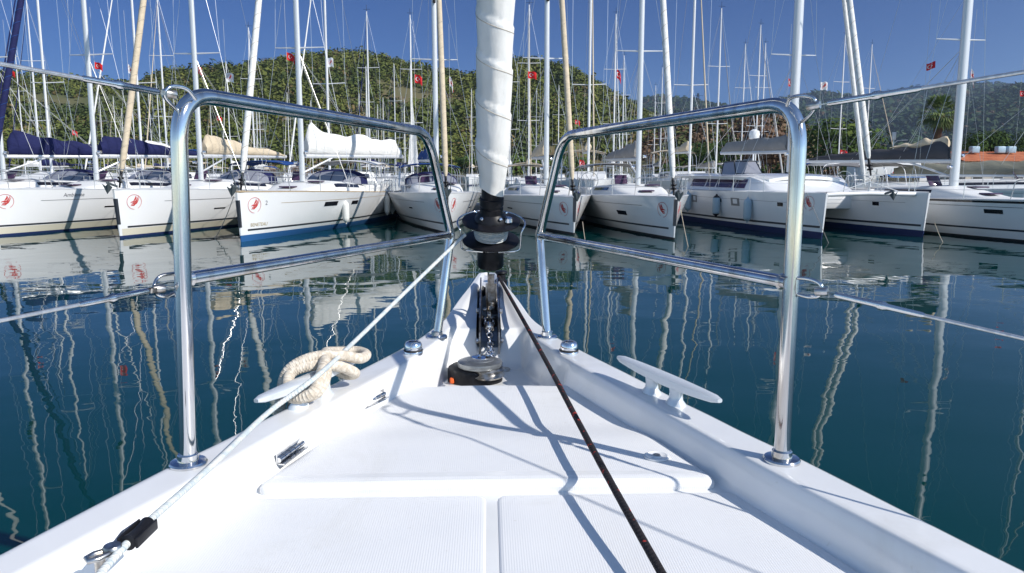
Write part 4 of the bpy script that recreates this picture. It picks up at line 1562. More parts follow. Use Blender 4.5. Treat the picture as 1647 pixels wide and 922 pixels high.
# bridge deck and saloon
mb = MB(); mb.box((0, 7.4, 1.08), (SEP, 8.0, .66), None, .2); mb.build('bridge_deck', 'hull_white', CT)
rr = []
for k in range(15):
    t = k / 14; y = 3.4 + 7.0 * t
    h = .58 * sstep(-.03, .22, t); w_ = 2.2 * (1 - .22 * (1 - sstep(0, .25, t)))
    rr.append([V(-w_, y, 1.38), V(-w_ * .95, y, 1.38 + h * .5), V(-w_ * .88, y, 1.38 + h), V(0, y, 1.41 + h * 1.04), V(w_ * .88, y, 1.38 + h), V(w_ * .95, y, 1.38 + h * .5), V(w_, y, 1.38)])
SA = MB().rings(rr, False).build('saloon', 'hull_white', CT, smooth=30)
# windows: separate panes along the side, split by white mullions
for s_ in (1, 5):
    sg = -1 if s_ == 1 else 1
    for k0, k1 in ((3, 5), (5, 8), (8, 10), (10, 13)):
        a, b_ = [], []
        for k in range(k0, k1 + 1):
            tt = 0.06 if k == k0 else (-.06 if k == k1 else 0)
            rg = rr[k]; q0, q1 = (rg[1], rg[2]) if sg < 0 else (rg[5], rg[4])
            lo_ = (rg[0] if sg < 0 else rg[6]).lerp(q0, .55)
            a.append(lo_ + V(sg * .02, tt, 0)); b_.append(q0.lerp(q1, .72) + V(sg * .025, tt, 0))
        MB().strip(a, b_).build('window', 'window_purple', SA, smooth=None)
a = [rr[2][1].lerp(rr[2][2], .1) + V(.25, -.05, .0), rr[2][5].lerp(rr[2][4], .1) + V(-.25, -.05, .0)]
mb = MB(); mb.face([mb.vert(p) for p in (rr[1][1] + V(.25, -.06, -.05), rr[1][5] + V(-.25, -.06, -.05), rr[3][4] + V(-.3, -.10, -.12), rr[3][2] + V(.3, -.10, -.12))]); mb.build('window', 'window_purple', SA, smooth=None)
# overhanging hardtop roof
rows = []
for i in range(13):
    t = i / 12; y = 4.3 + 8.0 * t
    row = []
    for j in range(13):
        s_ = -1 + 2 * j / 12
        w_ = 2.3 * (1 - .35 * (1 - sstep(0, .18, t)) - .08 * sstep(.85, 1, t))
        row.append((s_ * w_, y, 2.10 - .12 * abs(s_) ** 3 - .10 * (1 - sstep(0, .15, t))))
    rows.append(row)
mb = MB(); mb.grid(rows); mb.grid([[(p[0] * .97, p[1], p[2] - .12) for p in r_][::-1] for r_ in rows])
edge = lambda off, zz: [V(rows[0][j][0] * off, rows[0][j][1], rows[0][j][2] - zz) for j in range(13)] + [V(rows[i][-1][0] * off, rows[i][-1][1], rows[i][-1][2] - zz) for i in range(1, 13)] + [V(rows[-1][j][0] * off, rows[-1][j][1], rows[-1][j][2] - zz) for j in range(11, -1, -1)] + [V(rows[i][0][0] * off, rows[i][0][1], rows[i][0][2] - zz) for i in range(11, 0, -1)]
mb.rings([edge(1, 0), edge(.97, .12)], True)
mb.build('hardtop', 'hull_white', SA, smooth=50)
for q in (-1, 1): MB().tube([V(q * 2.0, 11.8, 1.5), V(q * 2.0, 11.9, 2.02)], .05, 8).build('roof_post', 'hull_white', SA)
# helm windscreen on the roof
mb = MB(); z0 = 2.08
A4 = [V(-1.3, 7.3, z0), V(-.1, 7.3, z0), V(-.2, 7.7, z0 + .52), V(-1.2, 7.7, z0 + .52)]
mb.face([mb.vert(p) for p in A4]); mb.face([mb.vert(p) for p in (A4[0], A4[3], V(-1.25, 8.5, z0 + .48), V(-1.35, 8.5, z0))])
HW = mb.build('helm_screen', 'clear_vinyl', CT, smooth=None)
mb = MB()
mb.tube([A4[0], A4[3], A4[2], A4[1], A4[0]], .035, 6); mb.tube([A4[3], V(-1.25, 8.5, z0 + .48), V(-1.35, 8.5, z0)], .03, 6)
mb.build('screen_frame', 'stripe_dark', HW)
rig(CT, 1.5, 2.15, 2.95, 19.5, [6.6, 11.5], genoa='cloth_white', ymast=5.3, yfore=.5, zfore=2.1, ystern=11.8, cover='cloth_grey', boomL=4.4, swing=R(-8), coverH=.6, seed=9, B=5.0, r_=.14, vang=False, tail=.7)
mb = MB(); mb.lathe([(.10, 0), (.22, .08), (.26, .25), (.22, .42), (.1, .5), (.01, .52)], (1.35, 10.8, 3.6), n=16); mb.tube([V(1.35, 10.8, 1.95), V(1.35, 10.8, 3.62)], .04, 8); mb.build('radar_dome', 'hull_white', CT)
# second roll on its own stay, towards the mast
mb = MB(); a = V(.25, 1.1, 1.7); b_ = V(0, 5.3, 17.5)
mb.tube([a + (b_ - a) * t for t in (0, .01, .03, .3, .8, 1)], [.02, .03, .075, .075, .04, .02], 10); mb.build('furled_genoa', 'cloth_white', CT)
vs, fs = text_mesh('Catalina', .17)
YH['cat'].decal(vs, fs, 2.5, 1.45, -1, 'lettering_grey', CT, 'lettering', flip=-1) if False else None


# ------------------------------------------------------------------ fenders hanging on hulls
def fender(key, y, side, zc, m, label, Ln=.75, r_=.13, tip=None, group='fenders hung over the hull sides', off=None):
    Yp = YA.get(key, CT); H = YH[key]
    o_ = r_ + .03 if off is None else off
    p = H.side_pt(y, zc, side, o_)
    th = Yp.rotation_euler.z
    rot = Matrix.Rotation(th, 3, 'Z')
    wpt = rot @ p + Yp.location
    mb = MB()
    mb.lathe([(.025, -Ln / 2 - .08), (.03, -Ln / 2 - .03), (r_ * .55, -Ln / 2), (r_ * .9, -Ln / 2 + .06), (r_, -Ln / 2 + .14), (r_, Ln / 2 - .14), (r_ * .9, Ln / 2 - .06), (r_ * .55, Ln / 2), (.03, Ln / 2 + .03), (.025, Ln / 2 + .08)], (0, 0, 0), n=18)
    o = mb.build('fender', m, smooth=60)
    o.location = wpt
    tag(o, label, 'fender', group)
    if tip:
        for q in (-1, 1):
            MB().lathe([(.03, q * (Ln / 2 + .09)), (.05, q * (Ln / 2 + .03)), (r_ * .62, q * (Ln / 2 + .002)), (r_ * .93, q * (Ln / 2 - .055))][::q], (0, 0, 0), n=18).build('end_cap', tip, o, smooth=60)
    topw = rot @ (H.side_pt(y, H.S(y), side, .0) + V(0, 0, .55)) + Yp.location - wpt
    MB().tube([V(0, 0, Ln / 2 + .05), V(topw.x, topw.y, topw.z)], .008, 5).build('lanyard', 'rope_plain', o)
    return o


fender('b3', 5.4, 1, .74, 'fender_white', 'single white fender between the two hull windows of the blue-bottomed yacht')
for k, y in enumerate((10.0, 10.9, 11.8, 12.6)):
    fender('b3', y, 1, .80, 'fender_white', '%s white fender from the bow in the stern row of the blue-bottomed yacht' % ['first', 'second', 'third', 'fourth'][k], Ln=.8, group='fenders by the stern of the blue-bottomed yacht')
fender('b4', 8.4, -1, .95, 'fender_white', 'white fender at the forward end on the navy-sprayhood yacht', Ln=.85)
fender('b4', 9.6, -1, .95, 'fender_white', 'white fender further aft on the navy-sprayhood yacht, in shade', Ln=.85)
fender('b6', 4.9, -1, .95, 'fender_white', 'white fender beside the navy fender on the grey-bimini yacht', Ln=.8) if False else None
fender('b6', 8.6, -1, 1.0, 'fender_white', 'cream white fender left of the navy fender on the yacht with grey bimini', Ln=.85)
fender('b6', 7.2, -1, 1.05, 'fender_navy', 'dark navy fender on the left side of the yacht with grey bimini', Ln=.65)
fender('cat', 10.6, -1, .90, 'fender_blue', 'pale blue fender aftmost on the side of the catamaran', Ln=.75, r_=.15)
fender('cat', 8.9, -1, .90, 'fender_blue', 'pale blue fender just left of the black-ended fender on the catamaran', Ln=.75, r_=.15)
fender('cat', 6.2, -1, .85, 'fender_blue', 'fender with black cone ends on the catamaran side', Ln=.75, r_=.15, tip='black_rubber')
fender('cat', 3.9, -1, .80, 'fender_blue', 'pale blue fender nearest the bow of the catamaran', Ln=.8, r_=.15)


# ------------------------------------------------------------------ mooring lines
def sag(a, b_, s_, n=14): return [a.lerp(b_, k / n) - V(0, 0, 4 * s_ * (k / n) * (1 - k / n)) for k in range(n + 1)]


def mline(p0, p1, Y0, m, label, s_=.03, r_=.012):
    a = P(*p0, Y0); b_ = PZ(*p1, -.02)
    tag(MB().tube(sag(a, b_, s_), r_, 6).build('mooring_line', m), label, 'rope', 'mooring lines of the far yachts')


mline((38, 304), (0, 377), 27.0, 'rope_tan', 'tan mooring line running left across the emblem of the navy-genoa yacht')
mline((38, 304), (57, 373), 27.0, 'rope_tan', 'inner one of two lines dropping steeply by the script-named hull')
mline((40, 304), (66, 373), 27.0, 'rope_tan', 'outer one of two lines dropping steeply by the script-named hull')
mline((231, 308), (200, 377), 26.6, 'rope_tan', 'tan mooring line slanting left to the bow of the beige-genoa yacht')
mline((233, 308), (243, 374), 26.6, 'rope_tan', 'mooring line dropping almost straight down by the beige-genoa yacht, inner')
mline((235, 308), (250, 374), 26.6, 'rope_tan', 'mooring line right of the steep one by the beige-genoa yacht')
mline((376, 316), (345, 385), 26.0, 'rope_tan', 'thin line slanting to the water left of the blue-bottomed yacht bow', .1)
mline((1095, 338), (1107, 398), 24.0, 'rope_tan', 'beige mooring line right of the grey-bimini yacht bow')
mline((937, 357), (941, 386), 25.5, 'rope_tan', 'short mooring line under the bow right of the furled sail')
mline((1297, 310), (1333, 392), 23.3, 'rope_black_red' if False else 'stripe_dark', 'thin dark line slanting across the catamaran emblem', .0, .008)
mline((1503, 358), (1517, 391), 23.0, 'rope_tan', 'pale line dropping to the water right of the catamaran bow')


# ------------------------------------------------------------------ flags
def flag(px, py, Y, w_, h_, kind, label, rz=0.0, droop=.5, pole=True):
    c = P(px, py, Y); w_ *= .85; h_ *= .85
    g_ = MB(); rows = []
    nx, ny_ = 12, 6
    def fp(u, v_, off=0):
        x = u * w_ * (1 - .25 * droop)
        return V(x, .10 * w_ * math.sin(u * 5 + v_) + off, (v_ - .5) * h_ - droop * u * u * h_ * .9 - .05 * h_ * math.sin(u * 7))
    for i in range(ny_ + 1): rows.append([fp(j / nx, i / ny_) for j in range(nx + 1)])
    g_.grid(rows)
    o = g_.build('flag', 'flag_red' if kind == 'red' else 'flag_white', smooth=60)
    o.location = c; o.rotation_euler = (0, 0, rz)
    tag(o, label, 'flag', 'red flags with crescent and star' if kind == 'red' else 'white pennants with a red emblem')
    mb = MB()
    if kind == 'red':
        for off in (-.012, .012):
            n = 14; a, b_ = [], []
            for k in range(n + 1):
                t = R(38 + (322 - 38) * k / n)
                t2 = R(50 + (310 - 50) * k / n)
                asp = w_ / h_
                a.append(fp(.36 + .25 * math.cos(t) / asp, .5 + .25 * math.sin(t), off))
                b_.append(fp(.36 + .055 / asp + .20 * math.cos(t2) / asp, .5 + .20 * math.sin(t2), off))
            mb.strip(a, b_)
            cx_ = .36 + .20 / asp
            star = []
            for k in range(10):
                rr = .12 if k % 2 == 0 else .05
                star.append(fp(cx_ + .06 + rr * math.cos(R(180 + 36 * k)) / asp, .5 + rr * math.sin(R(180 + 36 * k)), off))
            cc = mb.vert(fp(cx_ + .06, .5, off)); ids = [mb.vert(p) for p in star]
            for k in range(10): mb.face((cc, ids[k], ids[(k + 1) % 10]))
        mb.build('crescent_star', 'flag_white', o, smooth=None)
    else:
        vs, fs = emblem_mesh(.26)
        for p in vs:
            mb.vert(fp(.5 + p[0] / w_ * .45, .5 + p[1] / h_ * .45, -.014))
        for f in fs: mb.face(f)
        mb.build('emblem', 'flag_red', o, smooth=None)
    # halyard running down to the deck
    MB().tube([V(0, 0, 2.2), V(0, 0, -h_ / 2), V(.05, 0, -3.8)], .005, 4).build('halyard', 'rope_plain', o)


flag(152, 105, 31, .42, .30, 'red', 'red flag left of the mast above the script-named yacht')
flag(13, 117, 34, .40, .28, 'red', 'red flag at the left edge beneath a spreader')
flag(310, 112, 31, .46, .34, 'red', 'red flag just left of the beige-genoa yacht mast', droop=.3)
flag(461, 90, 29, .46, .32, 'red', 'red flag left of the white-sail yacht mast, drooping', droop=.8)
flag(667, 126, 31, .40, .38, 'red', 'red flag left of the spiral beige furled genoa', droop=.5)
flag(849, 120, 31, .44, .32, 'red', 'red flag just right of the big furled headsail', droop=.3)
flag(992, 118, 36, .30, .46, 'red', 'small red flag hanging from the top of a thin far mast', droop=.9)
flag(1268, 132, 30, .34, .34, 'red', 'red flag left of the catamaran mast', droop=.6)
flag(1490, 108, 27, .32, .28, 'red', 'red flag under the spreader of the right edge yacht', droop=-.5)
flag(1641, 150, 34, .4, .28, 'red', 'red flag cut by the right edge of the photo')
flag(206, 110, 31, .26, .40, 'white', 'thin white pennant right of the script-named yacht mast', droop=.9)
flag(364, 124, 31, .36, .40, 'white', 'white pennant right of the beige-genoa yacht mast', droop=.2)
flag(527, 100, 38, .34, .50, 'white', 'white pennant right of the white-sail yacht mast', droop=.1)
flag(723, 130, 31, .20, .44, 'white', 'narrow white pennant right of the spiral furled genoa', droop=.9)
flag(1320, 138, 30, .32, .36, 'white', 'white pennant right of the catamaran mast', droop=.1)
flag(1562, 118, 27, .16, .40, 'white', 'narrow white pennant right of the thick grey mast', droop=.9)
flag(116, 213, 55, .5, .4, 'red', 'small red flag low between the far masts at left')
flag(348, 190, 62, .6, .4, 'red', 'small reddish flag against the hill between the far masts')
flag(925, 196, 60, .5, .4, 'red', 'small red and white flag low right of the tapered beige genoa')
flag(1352, 246, 48, .6, .5, 'red', 'red flag low in front of the trees behind the catamaran')
flag(932, 262, 50, .5, .5, 'red', 'red flag low behind the cream bimini yacht')


# ------------------------------------------------------------------ far rows: simple yachts, three kinds
def far_proto(key, cover, hullm='hull_white', can='cloth_navy'):
    o = empty('far_yacht', (0, 0, 0), 'x', 'yacht')
    H = Hull(11.5, 3.7, 1.35, 1.1)
    H.mesh('hull', o, 'antifoul_navy', .12, n=16)
    rows = []
    for k in range(11):
        y = .05 + 11.4 * k / 10; bb = H.b(y)
        rows.append([(s_ * bb, y, H.S(y) + .06 * (1 - s_ * s_)) for s_ in (-1, -.5, 0, .5, 1)])
    D = MB().grid(rows).build('deck', 'deck_white', o)
    rr = []
    for k in range(8):
        t = k / 7; y = 3.0 + 5.2 * t; h = .5 * sstep(-.05, .5, t) + .03; w_ = .6 * H.b(y); z0 = H.S(y)
        rr.append([V(-w_, y, z0), V(-w_ * .9, y, z0 + h), V(w_ * .9, y, z0 + h), V(w_, y, z0)])
    CO = MB().rings(rr, False).build('coachroof', 'deck_white', o, smooth=30)
    mb = MB()
    for s_ in (0, 3):
        sg = -1 if s_ == 0 else 1
        q = 1 if s_ == 0 else 2
        mb.strip([rr[k][s_].lerp(rr[k][q], .35) + V(sg * .012, 0, 0) for k in range(3, 7)], [rr[k][s_].lerp(rr[k][q], .8) + V(sg * .012, 0, 0) for k in range(3, 7)])
    mb.build('cabin_window', 'window_dark', CO, smooth=None)
    flat_canopy(o, -1.3, 1.3, 8.6, 10.8, 3.0, can, zl=1.2)
    mb = MB()
    for s_ in (-1, 1):
        for dz in (.3, .58): mb.tube([V(s_ * (H.b(y) - .05), y, H.S(y) + dz) for y in (.4, 2, 4, 6, 8, 10, 11.4)], .009, 3)
        for y in (.4, 2, 4, 6, 8, 10, 11.4): mb.tube([V(s_ * (H.b(y) - .05), y, H.S(y)), V(s_ * (H.b(y) - .05), y, H.S(y) + .6)], .011, 3)
    mb.build('lifeline', 'wire', o, smooth=None)
    MB().tube([V(0, 4.7, 1.5), V(0, 4.85, 11.5), V(0, 4.9, 15)], [.052, .05, .03], 8, flat=1.3).build('mast', 'mast_white', o)
    for z in (6.2, 10.6):
        for s_ in (-1, 1): MB().tube([V(0, 4.8, z), V(s_ * .9, 5.0, z + .05)], .025, 4).build('spreader', 'mast_white', o, smooth=None)
    BO = MB().tube([V(0, 4.9, 2.75), V(0, 9.2, 2.8)], .07, 6).build('boom', 'mast_white', o)
    if cover: sail_cover(BO, V(0, 4.9, 2.75), V(0, 1, 0), 4.1, .6, cover, seed=3)
    mb = MB()
    for s_ in (-1, 1):
        mb.tube([V(s_ * 1.6, 5.0, 1.25), V(s_ * .9, 5.0, 6.25), V(s_ * .9, 5.0, 10.65), V(0, 4.9, 14.9)], .009, 3)
        mb.tube([V(s_ * 1.6, 5.2, 1.25), V(0, 4.8, 6.2)], .008, 3)
    mb.tube([V(0, 4.9, 15), V(0, 11.4, 1.3)], .009, 3)
    mb.build('shroud', 'wire', o, smooth=None)
    a = V(0, .3, 1.5); b_ = V(0, 4.8, 14.2)
    MB().tube([a + (b_ - a) * t for t in (0, .02, .05, .5, 1)], [.02, .02, .045, .035, .012], 7).build('furled_genoa', cover or 'cloth_white', o)
    mb = MB(); mb.tube([V(0, 4.9, 15), V(0, 4.9, 15.5)], .015, 4); mb.tube([V(-.25, 4.9, 15.15), V(.3, 4.9, 15.15)], .012, 4); mb.build('wind_vane', 'stripe_dark', o, smooth=None)
    return o


protos = [(far_proto('a', 'cloth_navy'), 'navy covers and furled genoa'), (far_proto('b', 'cloth_beige', can='cloth_beige'), 'beige covers and furled genoa'), (far_proto('c', 'cloth_white', can='cloth_blue'), 'white furled sails and blue bimini'), (far_proto('d', 'cloth_grey', can='cloth_grey'), 'grey covers and grey bimini')]
FAR = []
used = [False] * len(protos)
random.seed(21)


def place_far(px, Ymast, th, kind, scale=1.0, label=None, zone='left'):
    o, desc = protos[kind]
    if used[kind]: o = copy_tree(o)
    used[kind] = True
    x = slope_of(px) * Ymast
    d = V(math.sin(R(th)), math.cos(R(th)), 0)
    o.location = V(x, Ymast, 0) - d * 4.8 * scale
    o.rotation_euler = (0, 0, -R(th)); o.scale = (scale,) * 3
    o['category'] = 'yacht'
    FAR.append((px, kind, o))


# measured masts: (pixel column at the foot, skyline row of the mast head or None, kind)
meas = [(66, 88, 2), (107, None, 0), (172 + 36, 160, 1), (247, None, 2), (262, 172, 0), (300, 150, 3), (355, 172, 1), (383, 106, 2), (474, 178, 2), (510, 165, 1), (537, None, 2),
        (585, 168, 3), (597, 112, 2), (622, 160, 1), (640, 108, 0), (655, 178, 2), (12, 132, 3), (88, 150, 1), (187, 195, 0), (430, 180, 2)]
for px, ty, kd in meas:
    scl = random.uniform(.95, 1.12) if ty else 1.25
    Hm = 15.2 * scl
    Y = (Hm - CAMZ) * 1200 / (275 - ty) if ty else 50
    Y = min(Y, 140)
    place_far(px, Y, random.uniform(-6, 14), kd, scl)
measr = [(820, 62, 2), (862, 168, 0), (897, 140, 2), (945, None, 1), (999, 94, 2), (1060, 112, 3), (1050, 140, 0), (1107, None, 1), (760, 172, 1)]
for px, ty, kd in measr:
    scl = random.uniform(.95, 1.1) if ty else 1.25
    Y = (15.2 * scl - CAMZ) * 1200 / (275 - ty) if ty else 50
    place_far(px, min(Y, 118), random.uniform(-12, 6), kd, scl, zone='mid')
for px, ty, kd, th in ((1190, 118, 2, -8), (1213, 46, 3, -12), (1222, 74, 2, -10), (1348, 60, 2, -14), (1392, 96, 1, -20)):
    Y = (15.2 - CAMZ) * 1200 / (275 - ty)
    place_far(px, min(Y, 78), th, kd, 1.0, zone='right')
# second row close behind the first: seen over the decks
for px, Y, kd in ((90, 52, 0), (285, 58, 1), (420, 60, 2), (600, 57, 0), (850, 58, 1), (985, 60, 2), (1150, 52, 3)):
    place_far(px, Y + random.uniform(-2, 2), random.uniform(-8, 8), kd, random.uniform(.85, 1.0), zone='left' if px < 780 else 'mid')
# far fill
for k in range(6):
    px = random.uniform(5, 620) if k < 6 else random.uniform(820, 1180)
    place_far(px, random.uniform(88, 138) if px < 700 else random.uniform(80, 110), random.uniform(-8, 10), random.randrange(4), random.uniform(.8, 1.05), zone='left' if px < 780 else 'mid')
FZ = [(-99, 38, 'left of the leftmost near mast'), (38, 172, 'left of the script-named yacht mast'), (172, 328, 'left of the beige-genoa yacht mast'), (328, 490, 'left of the white-sail yacht mast'), (490, 600, 'right of the white-sail yacht mast'), (600, 700, 'left of the spiral beige genoa'),
      (700, 795, 'just left of the big furled sail'), (795, 880, 'just right of the big furled sail'), (880, 960, 'right of the tapered beige genoa'), (960, 1030, 'left of the grey-bimini yacht mast'), (1030, 1120, 'right of the grey-bimini yacht mast'), (1120, 1290, 'left of the catamaran mast'), (1290, 1700, 'right of the catamaran mast')]
KD = ['navy-covered', 'beige-covered', 'white-covered', 'grey-covered']
ORD = ['first', 'second', 'third', 'fourth', 'fifth', 'sixth', 'seventh', 'eighth']
for lo_, hi_, ph in FZ:
    for kd in range(4):
        it = sorted([(px, o) for px, k_, o in FAR if k_ == kd and lo_ <= px < hi_], key=lambda q: q[0])
        for n_, (px, o) in enumerate(it):
            o['group'] = 'distant %s yachts in the far rows' % KD[kd]
            o['label'] = ('%s of the distant %s yachts %s' % (ORD[n_ % 8], KD[kd], ph)) if len(it) > 1 else ('distant %s yacht %s' % (KD[kd], ph))
# a yacht with a raised white sail beyond
o = far_proto('e', None, can='cloth_navy')
o.location = (slope_of(664) * 60, 60, 0); o.rotation_euler = (0, 0, R(4))
tag(o, 'distant yacht with a tall narrow white sail set upright', 'yacht')
mb = MB(); rows = []
for i in range(15):
    t = i / 14; z = 2.6 + 5.6 * t; w_ = 1.0 * (1 - t) + .02
    rows.append([(.05 + .12 * math.sin(s_ * 3) * w_ - w_ * .45 + s_ * w_ * .9, 4.3, z) for s_ in (0, .25, .5, .75, 1)])
mb.grid(rows); mb.build('mainsail', 'cloth_white', o, smooth=60)
# large yacht further right whose olive cover crosses the right edge
mono('b10', 'sailing_yacht', (31.5, 33), -62, 'yacht behind the right edge yacht with a long olive boom cover', emblem=False, cover='cloth_olive', genoa='cloth_white', swing=0, boomL=6.6, coverH=.75, seed=12, tail=.7, boom_z=1.95, bimini='cloth_white', ymast=5.0, Sb=1.5, L=14)

# pontoon behind the front row
mb = MB(); a = V(-30, 41.5, 0); b_ = V(20, 38.8, 0); d = b_ - a
mb.box((a + b_) / 2 + V(0, 0, .15), (d.length, 2.4, .7), math.atan2(d.y, d.x), .08)
PN = mb.build('pontoon', 'concrete', smooth=None)
tag(PN, 'grey floating pontoon behind the front row of yachts', 'pontoon')

# ================================================================== SHORE
def tree(px, Y, zc, rx, rz, nf, m, label, cat='tree', tone=.5, trunk=True, group=None, size=.3, z0=1.0, clumps=7, seed=0, name='tree'):
    random.seed(500 + seed)
    x = slope_of(px) * Y
    o = empty(name, (x, Y, z0), label, cat, group)
    mb = MB(); tn = []
    for k in range(clumps):
        a = random.random() * 6.28; q = random.uniform(.1, .62)
        c = V(math.cos(a) * rx * q, math.sin(a) * rx * q, zc - z0 + random.uniform(-.45, .5) * rz)
        rr = random.uniform(.35, .6)
        crown_faces(mb, tn, c, rx * rr, rz * rr, nf // clumps, tone + random.uniform(-.3, .3), size)
    mb.build('crown', m, o, smooth=None, tone=tn)
    if trunk:
        mb = MB(); hh = zc - z0
        mb.tube([V(0, 0, -.1), V(.1, 0, hh * .5), V(.05, .1, hh)], [.22, .15, .06], 8)
        for k in range(5):
            a = k * 1.3; mb.tube([V(.07, 0, hh * .5), V(math.cos(a) * rx * .5, math.sin(a) * rx * .5, hh * 1.05)], [.08, .02], 5)
        mb.build('trunk', 'bark', o)
    return o


tree(1345, 92, 5.6, 5.5, 3.2, 2600, 'leafy', 'broad green tree on the shore just right of the catamaran mast', seed=1, size=.10, clumps=12)
tree(1385, 96, 4.6, 4.6, 2.6, 2000, 'leafy', 'smaller green tree right of the broad shore tree', seed=2, size=.10, clumps=10)
tree(1235, 80, 5.2, 5.0, 3.2, 2400, 'dry_brush', 'reddish brown dry tree behind the catamaran wheelhouse', seed=3, size=.10, tone=.2, clumps=10)
tree(1160, 112, 4.5, 5, 3.0, 2000, 'leafy', 'green tree at the shore left of the dry brown tree', seed=4, size=.10, clumps=10)
tree(1105, 118, 4.3, 5, 3.0, 2000, 'leafy', 'green tree on the shore behind the white genoa yacht', seed=5, size=.10, clumps=10)
for k, (px, lab) in enumerate(((1565, 'clipped hedge tree nearest the thick grey mast'), (1600, 'second hedge tree from the thick grey mast'), (1636, 'hedge tree above the orange roof at the right edge'), (1672, 'hedge tree beyond the right edge roof'))):
    tree(px, 74 + k, 4.3, 2.4, 2.3, 2200, 'leafy', lab, seed=10 + k, size=.10, group='hedge trees behind the tiled building', tone=.35, clumps=9)
for k, px in enumerate((700, 735, 780, 830, 870, 915)):
    tree(px, 150, 3.2, 5, 2.2, 900, 'leafy', ['low tree at the hill foot left of the spiral beige genoa', 'low tree at the hill foot between spiral genoa and big furled sail', 'low tree at the hill foot hidden partly by the big furled sail', 'low tree at the hill foot just right of the big furled sail', 'low tree at the hill foot left of the beige-covered yacht mast', 'low tree at the hill foot beside the tapered beige genoa'][k], seed=30 + k, size=.14, group='trees at the foot of the hill', tone=.6, clumps=6)
for k in range(10):
    px = 1060 + 26 * k
    tree(px, 116 - k * 2.5, 2.4, 3.0, 1.4, 700, 'leafy', '%s of the low green bushes along the quay, counted from the left' % ['first', 'second', 'third', 'fourth', 'fifth', 'sixth', 'seventh', 'eighth', 'ninth', 'tenth'][k], 'bush', seed=50 + k, size=.14, group='bushes along the quay', tone=.65, trunk=True, clumps=5, name='bush')

# palm
PX, PY = slope_of(1508) * 62, 62.0
PT = empty('palm_tree', (PX, PY, 1.0), 'tall fan palm standing behind the thick grey mast', 'palm tree')
mb = MB(); mb.tube([V(0, 0, -.1), V(.03, 0, 2), V(0, .02, 4.3), V(.02, 0, 5.9)], [.34, .28, .30, .42], 12)
mb.build('trunk', 'bark', PT)
random.seed(77)
mb = MB(); tn = []
for k in range(74):
    a = random.random() * 6.28; el = random.uniform(-.8, 1.4)
    d = V(math.cos(a) * math.cos(el), math.sin(a) * math.cos(el), math.sin(el))
    c0 = V(0, 0, 5.9); c1 = c0 + d * .85 + V(0, 0, -.05)
    up = V(0, 0, 1); sd = d.cross(up).normalized() if abs(d.z) < .98 else V(1, 0, 0)
    tval = .25 if el < -.3 else random.uniform(.4, .9)
    mb.tube([c0, c1], .015, 3, cap=False); tn += [tval] * 3
    for q in range(13):
        ang = R(-78 + 13 * q); dd = (d * math.cos(ang) + sd * math.sin(ang)).normalized()
        Ln = random.uniform(.95, 1.3)
        tip = c1 + dd * Ln + V(0, 0, -.22 * Ln); mid = c1 + dd * Ln * .55
        nn = dd.cross(up).normalized() if abs(dd.z) < .98 else V(1, 0, 0)
        b0 = [mb.vert(c1), mb.vert(mid + nn * .05), mb.vert(tip), mb.vert(mid - nn * .05)]
        mb.face(b0); tn.append(tval + random.uniform(-.15, .15))
mb.build('crown', 'palm_leaf', PT, smooth=None, tone=tn)
random.seed(5)
for k, (px, Y) in enumerate(((1362, 66), (1420, 70))):
    o = empty('shrub', (slope_of(px) * Y, Y, 1.0), ['spiky grey green palm shrub left of the forestays', 'spiky palm shrub beneath the street lamp'][k], 'shrub')
    mb = MB(); tn = []
    for q in range(70):
        a = random.random() * 6.28; el = random.uniform(.1, 1.5); d = V(math.cos(a) * math.cos(el), math.sin(a) * math.cos(el), math.sin(el))
        nn = d.cross(V(0, 0, 1)).normalized() * .06
        b0 = [mb.vert(V(0, 0, .3) + nn * .4), mb.vert(V(0, 0, .3) + d * 1.2 + nn), mb.vert(V(0, 0, .3) + d * random.uniform(1.8, 2.6) - V(0, 0, .5)), mb.vert(V(0, 0, .3) + d * 1.2 - nn)]
        mb.face(b0); tn.append(random.uniform(.1, .8))
    mb.build('crown', 'palm_leaf', o, smooth=None, tone=tn)

# tiled-roof building
def bpt(px, py, Y): return P(px, py, Y)


bx0 = slope_of(1560) * 60; bx1 = slope_of(1700) * 60
BLD = empty('building', ((bx0 + bx1) / 2, 60, 1.0), 'low building with orange tiled roof at the right edge', 'building')
W_ = bx1 - bx0
mb = MB(); mb.box((0, 3, 1.0), (W_, 6, 2.0)); mb.build('wall', 'wall_cream', BLD, smooth=None)
mb = MB(); rows = []
for i in range(13):
    t = i / 12
    rows.append([((-W_ / 2 - .4) + (W_ + .8) * j / 60, -.5 + 3.6 * t, 1.95 + .85 * t + .035 * abs(math.sin(j * 1.57 * 1.0 + 0))) for j in range(61)])
mb.grid(rows)
mb.grid([[(p[0], 6.5 - (p[1] + .5) + .1, p[2]) for p in r_][::-1] for r_ in rows])
RF = mb.build('roof', 'roof_tile', BLD, smooth=None)
for k, xx in enumerate((-1.6, 0.6, 1.5)):
    mb = MB(); mb.box((xx, 2.1, 2.95), (.7, .5, .55), None, .08); mb.build('water_tank', 'tank_blue', RF)
for k in range(4):
    mb = MB(); mb.box((-W_ / 2 + 1 + k * 1.7, -.015, 1.0), (.9, .04, 1.1)); f = mb.build('window', 'wall_white', BLD, smooth=None)
    mb = MB(); mb.box((-W_ / 2 + 1 + k * 1.7, -.045, 1.0), (.75, .02, .95)); mb.build('pane', 'window_dark', f, smooth=None)
